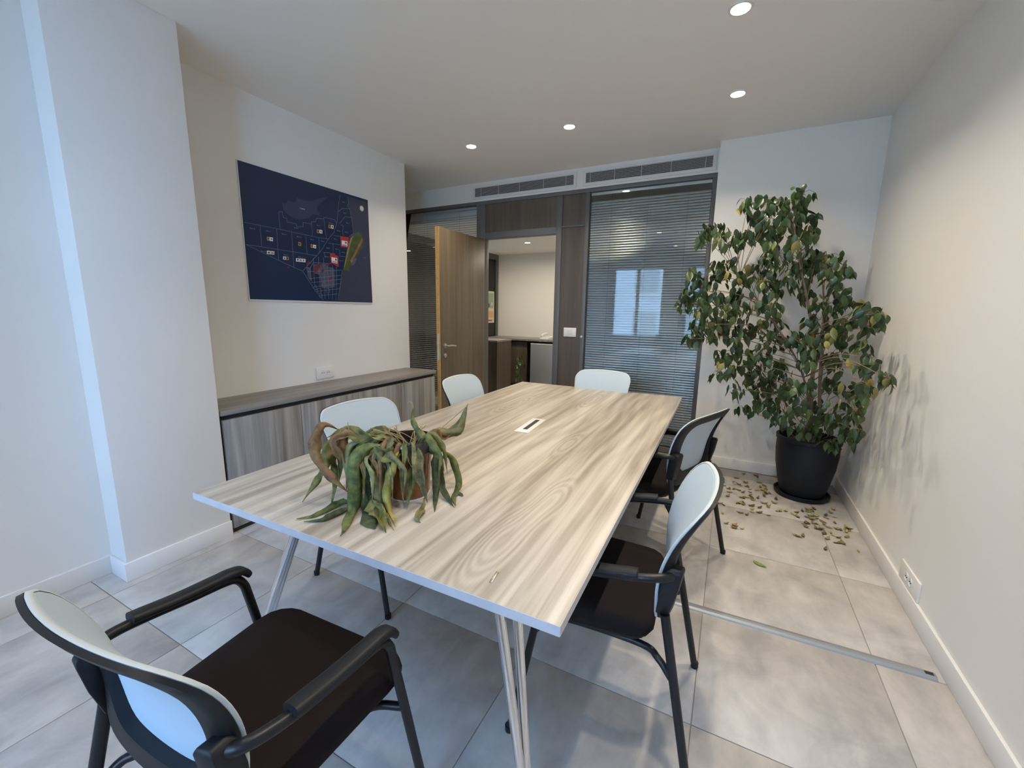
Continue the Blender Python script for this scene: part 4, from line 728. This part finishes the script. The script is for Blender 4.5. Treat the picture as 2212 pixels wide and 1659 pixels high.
for k in range(30):
    a = math.radians(rng.uniform(185, 292)) if k < 24 else math.radians(rng.uniform(292, 400)); re = rng.uniform(.105, .175) if k < 24 else rng.uniform(.10, .14)
    ca, sa = math.cos(a), math.sin(a); h0 = rng.uniform(.205, .24); zt = rng.uniform(.008, .11); da = rng.gauss(0, .22); ce, se = math.cos(a+da), math.sin(a+da)
    q = [(ca*.05, sa*.05, .18), (ca*.098, sa*.098, h0), (ca*re, sa*re, h0-.035), (ce*(re+.015), se*(re+.015), .5*(h0+zt)), (ce*(re+rng.uniform(-.01, .05)), se*(re+.02), zt)]
    EXTRA.append((rng.choice(('green', 'greygreen', 'darkgreen', 'olive', 'brown', 'greygreen', 'palegreen')), rng.uniform(.006, .0115), [(x+DX, y+DY, z+TZ) for x, y, z in q]))
for col, hw, path in [(c, h*.98, p) for c, h, p in DEAD_LEAVES]+EXTRA:
    P = curve([Vector(p)-Vector((DX, DY, TZ)) for p in path], 5); n = len(P); v = []; f = []
    ph = rng.uniform(0, 6); tw_ = rng.choice((-1, 1))*rng.uniform(.3, .85); cv = rng.choice((-1, 1))*rng.uniform(.35, .95)
    view = Vector((DX, DY, TZ+.1-CAM_H)).normalized()
    for i, p in enumerate(P):
        t = i/(n-1); T = (P[min(i+1, n-1)]-P[max(i-1, 0)]).normalized()
        wd = T.cross(view).normalized(); nn = wd.cross(T).normalized(); a = tw_*math.sin(t*5+ph)
        W_ = wd*math.cos(a)+nn*math.sin(a); N_ = nn*math.cos(a)-wd*math.sin(a)
        w = hw*max(.03, (math.sin(PI*min(1, t*1.0)**.85))**1.1)*(1.25 if t > .15 else .6+4.3*t*.15/.15*.66)
        rip = .26*math.sin(t*15+ph)+.16*math.sin(t*34+2*ph)
        row = [(-1, cv+rip), (-.5, cv*.5-.4*rip), (0, 0), (.5, cv*.5+.3*rip), (1, cv-rip)]
        for s, d in row:
            q = p+W_*s*w*(1.06-.22*abs(cv)+.12*math.sin(t*23+ph*3))+N_*d*w
            q.z = max(q.z, .004); v.append(q)
    for i in range(n-1):
        for k in range(4): a = i*5+k; f.append((a, a+1, a+6, a+5))
    me = bpy.data.meshes.new('leaf'); me.from_pydata(v, [], f); me.polygons.foreach_set('use_smooth', [True]*len(f)); me.materials.append(DM[col])
    o = lk(bpy.data.objects.new('leaf', me)); o.parent = wp
    sd = o.modifiers.new('thickness', 'SOLIDIFY'); sd.thickness = .0008
M_stem = plain('dry_stem', (.30, .24, .13), .8)
for k, s in enumerate(DEAD_STEMS):
    MB().tube(curve([Vector(p)-Vector((DX, DY, TZ)) for p in s], 4), .0016, 6).obj('stem', M_stem, wp)
for k in range(16):
    a = rng.uniform(0, 2*PI); b = rng.uniform(.02, .05); p0 = Vector((math.cos(a)*b, math.sin(a)*b, .178)); a2 = a+rng.gauss(0, .5)
    p2 = Vector((math.cos(a2)*.095, math.sin(a2)*.095, .216+rng.uniform(0, .02))); MB().tube(curve([p0, (p0+p2)/2+Vector((0, 0, .015)), p2], 4), .0018, 6).obj('stem', M_stem, wp)

# ================================================================== kitchenette seen through the doorway
KZ = 2.46
M_kwall = plain('kitchen_wall', (.76, .735, .68), .7)
struct('ceiling_kitchen', M_ceil, -4.4, -1.44, 4.42, 7.6, KZ, ZB-.002, 'lower white ceiling of the kitchenette beyond the door', 'ceiling')
struct('wall_kitchen_back', M_kwall, -4.25, -1.5, 7.45, 7.6, 0, KZ, 'cream wall of the kitchenette seen through the doorway', 'wall')
struct('wall_kitchen_right', M_kwall, -1.56, -1.44, 4.42, 7.6, 0, KZ, 'side wall of the kitchenette behind the switch panel', 'wall')
struct('wall_far_office', M_kwall, -1.44, 1.1, 7.45, 7.6, 0, ZC, 'far wall of the dark office behind the large glazed panel', 'wall')
struct('wall_far_right', M_kwall, .98, 1.1, 4.5, 7.45, 0, ZC, 'side wall of the dark office behind the large glazed panel', 'wall')
struct('ceiling_office', M_ceil, -1.44, 1.1, 4.5, 7.6, ZC, ZC+.1, 'ceiling of the dark office behind the large glazed panel', 'ceiling')
struct('light_stop_over_kitchen', M_kwall, -4.4, -1.44, 4.5, 7.6, ZB, ZC+.1, 'unseen block above the kitchenette ceiling, added to keep sky light out', 'wall')  # unseen filler added so no sky light leaks in over the ceiling
# glazed side of the kitchenette toward the dark room on the left
for n, (y0, y1, z0, z1) in enumerate(((4.42, 7.45, 2.36, 2.46), (4.42, 7.45, 0, .06), (7.38, 7.45, .06, 2.36), (5.9, 5.95, .06, 2.36), (4.42, 4.47, .06, 2.36))):
    struct('trim_%d' % (20+n), M_frame, -4.25, -4.19, y0, y1, z0, z1, ['dark grey head rail of the kitchenette side glazing', 'dark grey bottom rail of the kitchenette side glazing', 'dark grey end upright of the kitchenette side glazing', 'dark grey middle upright of the kitchenette side glazing', 'dark grey near upright of the kitchenette side glazing'][n], 'frame')
w = thing('window_5', 'clear side glazing of the kitchenette', 'window', (-4.22, 5.9, .06), kind='structure')
box('pane', M_glass, w, -.004, .004, -1.43, 0, 0, 2.3); box('pane', M_glass, w, -.004, .004, .05, 1.48, 0, 2.3)
# dark room to the left with a window
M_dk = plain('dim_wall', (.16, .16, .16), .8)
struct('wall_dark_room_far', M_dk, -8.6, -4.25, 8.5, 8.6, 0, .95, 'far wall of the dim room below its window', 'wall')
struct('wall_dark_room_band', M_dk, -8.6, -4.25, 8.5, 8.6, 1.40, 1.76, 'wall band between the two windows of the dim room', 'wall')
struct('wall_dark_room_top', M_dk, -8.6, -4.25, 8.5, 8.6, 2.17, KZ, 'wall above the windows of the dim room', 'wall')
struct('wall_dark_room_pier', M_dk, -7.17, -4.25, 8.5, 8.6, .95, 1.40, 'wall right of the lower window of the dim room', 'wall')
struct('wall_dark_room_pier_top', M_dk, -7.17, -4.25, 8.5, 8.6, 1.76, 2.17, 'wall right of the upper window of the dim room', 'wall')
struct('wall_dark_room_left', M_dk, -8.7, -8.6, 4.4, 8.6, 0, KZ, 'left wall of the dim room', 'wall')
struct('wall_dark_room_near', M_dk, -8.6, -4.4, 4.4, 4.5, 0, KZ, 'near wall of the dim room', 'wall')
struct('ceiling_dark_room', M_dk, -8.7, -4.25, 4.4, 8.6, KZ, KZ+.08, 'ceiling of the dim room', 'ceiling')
for k, (z0, z1, lab) in enumerate(((.95, 1.40, 'lower daylit window with slats in the dim room'), (1.76, 2.17, 'upper daylit window with slats in the dim room'))):
    t = thing('window_%d' % (6+k), lab, 'window', (-7.7, 8.5, z0), kind='structure'); h = z1-z0; m = MB()
    m.box(.50, .53, 0, .04, 0, h); m.box(-.9, .53, 0, .04, 0, .02); m.box(-.9, .53, 0, .04, h-.02, h); m.obj('window_frame', M_frame, t)
    s0 = None
    for q in range(8):
        z = .04+q*(h-.08)/7
        if s0 is None: s0 = box('slat', M_slat, t, -.9, .5, -.03, -.005, z, z+.004)
        else: instance(s0, 'slat', t, (s0.location.x, s0.location.y, z))
# bags on a low shelf behind the left glazing
sh = thing('low_shelf', 'dark low shelf behind the left glazed panel', 'shelf', (-3.95, 4.95, 0))
box('shelf_top', M_cabt, sh, -.24, .45, -.2, .2, .46, .49); box('shelf_side', M_dark, sh, -.24, -.21, -.19, .19, 0, .46); box('shelf_side', M_dark, sh, .42, .45, -.19, .19, 0, .46)
M_bag = plain('black_bag', (.010, .011, .014), .55, bump=.3, bscale=60); M_bagb = plain('navy_bag', (.015, .022, .035), .6, bump=.3, bscale=60)
def bag(x, y, w, h, d, mat, lab, rz):
    t = thing('handbag', lab, 'bag', (x, y, .49), rz, 'bags behind the left glazing'); m = MB(); R = []
    for f_, sx, sy in ((0, .94, 1), (.03, 1, 1.05), (.35, 1.02, 1.1), (.7, .95, .8), (.95, .86, .35), (1, .84, .2)):
        R.append([(sx*w/2*c, sy*d/2*s, f_*h) for c, s in ((-1, -.7), (-.8, -1), (.8, -1), (1, -.7), (1, .7), (.8, 1), (-.8, 1), (-1, .7))])
    m.rings(R); m.obj('bag_body', mat, t)
    MB().tube(curve([(-w*.25, 0, h*.95), (-w*.22, -.01, h*1.2), (0, -.015, h*1.3), (w*.22, -.01, h*1.2), (w*.25, 0, h*.95)], 5), .006, 6).obj('handle', mat, t)
    return t
bag(-4.09, 4.87, .16, .30, .12, M_bag, 'black handbag at the left behind the glazing', .1)
bag(-3.90, 4.83, .15, .32, .1, M_bag, 'black upright handbag in the middle behind the glazing', -.1)
bag(-3.70, 4.88, .16, .32, .11, M_bagb, 'navy bag beside the door edge behind the glazing', .05)

# kitchenette furniture
kt = thing('kitchen_worktop', 'long brown worktop along the kitchenette wall', 'worktop', (-2.9, 7.17, .855))
box('board', M_cabt, kt, -1.28, 1.34, -.27, .275, 0, .035, .002)
def kcab(x0, x1, lab):
    t = thing('kitchen_cabinet', lab, 'cabinet', ((x0+x1)/2, 7.19, 0), group='kitchenette base cabinets'); h = (x1-x0)/2
    box('carcass', M_dark, t, -h, h, -.22, .25, 0, .854); box('door', M_panel, t, -h+.004, h-.004, -.24, -.22, .06, .83, .001)
    hd = MB().tube([(h-.04, -.245, .42), (h-.04, -.262, .42)], .011, 12).obj('knob', M_steel, t); return t
kcab(-4.17, -3.73, 'brown base cabinet in the kitchenette corner'); kcab(-3.73, -3.30, 'brown base cabinet beside the small fridge')
fr = thing('mini_fridge', 'small grey fridge under the kitchenette worktop', 'fridge', (-2.98, 7.17, 0))
M_fr = plain('fridge_grey', (.30, .31, .32), .4, .3)
box('cabinet', M_fr, fr, -.235, .235, -.2, .25, .03, .81, .006); dr = box('door', M_fr, fr, -.235, .235, -.25, -.203, .04, .80, .006)
box('top_trim', M_plate, fr, -.235, .235, -.253, -.203, .80, .822, .003); box('plinth', M_dark, fr, -.22, .22, -.19, .24, 0, .03)
kcab(-2.70, -2.2, 'brown base cabinet right of the small fridge')
ph = thing('telephone', 'white desk telephone on the kitchenette worktop', 'telephone', (-2.99, 7.12, .89), -.3)
m = MB(); m.rings([[(-.085, -.09, z0) , (.085, -.09, z0), (.085, .09, z1), (-.085, .09, z1)] for z0, z1 in ((0, 0), (.018, .055))], smooth=False); m.obj('base', M_plate, ph, bevel=.004)
m = MB(); m.tube(curve([(-.055, -.08, .055), (-.055, -.03, .085), (-.055, .05, .10), (-.055, .10, .085)], 4), .016, 10); m.obj('handset', M_plate, ph)
for a in range(3):
    for b in range(4): box('key', M_vent, ph, .0+a*.024, .018+a*.024, -.07+b*.024, -.055+b*.024, .030+b*.004, .036+b*.005)
pn = thing('kitchen_counter_unit', 'brown counter unit just beyond the door opening', 'cabinet', (-3.62, 6.12, 0))
box('body', M_panel, pn, -.26, .245, -.15, .35, 0, .885); box('top', M_cabt, pn, -.265, .25, -.155, .355, .885, .91)
# small green plant standing behind the unit
gp = thing('trailing_plant', 'small green leafy plant beside the kitchenette cabinets', 'potted plant', (-3.32, 6.66, 0)); rng = random.Random(9)
MB().lathe([(0, 0), (.05, 0), (.06, .1), (.055, .1), (.05, .02), (0, .02)], 20).obj('pot', M_potn, gp)
M_gp = leaf_mat('trailing_leaf', [(0, (.02, .06, .015)), (.6, (.06, .13, .03)), (1, (.13, .2, .05))], .4); LG = leaf_mesh('leaf', .09, .05, .15, -.15, M_gp)
MB().tube(curve([(0, 0, .02), (.01, 0, .25), (-.02, 0, .6)], 4), .005, 6).obj('stem', M_bark, gp)
for k in range(26): instance(LG, 'leaf', gp, (rng.gauss(0, .035), rng.gauss(0, .035), rng.uniform(.14, .64)), (rng.gauss(.5, .4), 0, rng.uniform(0, 6.3)))
# poster on the side glazing
po = thing('poster', 'tall cream and teal poster with dark figures on the kitchenette glazing', 'poster', (-4.188, 7.0, 1.155), PI/2)
box('sheet', plain('poster_cream', (.62, .57, .42), .5), po, -.28, .28, -.002, 0, 0, .6)
def pbox(name, c, x0, x1, z0, z1): box(name, plain('poster_ink', c, .5), po, x0, x1, -.0028, -.002, z0, z1)
pbox('printed_field', (.28, .36, .27), .02, .25, .28, .56); pbox('printed_band', (.62, .36, .22), -.25, .25, .1, .22); pbox('printed_red_bar', (.45, .05, .04), -.1, .2, .03, .06)
for x, z, s in ((-.02, .42, .07), (.08, .33, .06), (.19, .36, .05), (.02, .5, .05)):
    m = MB().lathe([(0, 0), (s*.35, 0), (s*.35, .0006), (0, .0006)], 14); m.v = [(x+a, -c-.0028, z+b*1.9) for a, b, c in m.v]; m.obj('printed_figure', plain('poster_figure', (.04, .035, .03) if s > .055 else (.7, .66, .55), .5), po)
downlight(-3.0, 6.26, KZ, 'lit round downlight in the kitchenette ceiling', LAMP_W*1.35, (1, .89, .69), 'kitchenette downlights', 172)
downlight(-3.74, 6.1, KZ, 'lit round downlight near the kitchenette side glazing', LAMP_W*.95, (1, .89, .69), 'kitchenette downlights', 172)
downlight(-2.2, 6.26, KZ, 'round downlight over the right of the kitchenette', LAMP_W*1.35, (1, .89, .69), 'kitchenette downlights', 172)

# ================================================================== outside the rear windows
M_fac = plain('facade_sun_warmed', (.74, .67, .58), .8); M_shut = plain('shutter_beige', (.30, .25, .20), .7); M_gr = plain('street', (.32, .28, .23), .9)  # facade and street colours warmed in place of sunlight on them
bd = thing('facade_building', 'white building across the street, mirrored in the glazing', 'building', (-6, -13, -4))
box('wall', M_fac, bd, -12, 12, -3, 0, 0, 11)
for r in range(4):
    for c in range(-5, 6):
        wv = box('shutter_window', M_shut, bd, c*2.1-.55, c*2.1+.55, 0, .05, .9+r*2.7, 2.7+r*2.7)
        box('sill', M_fac, wv, -.65, .65, -.02, .12, -.12, 0)
struct('ground_street', M_gr, -25, 15, -16, -2.3, -4.2, -4, 'street below the rear windows', 'ground')
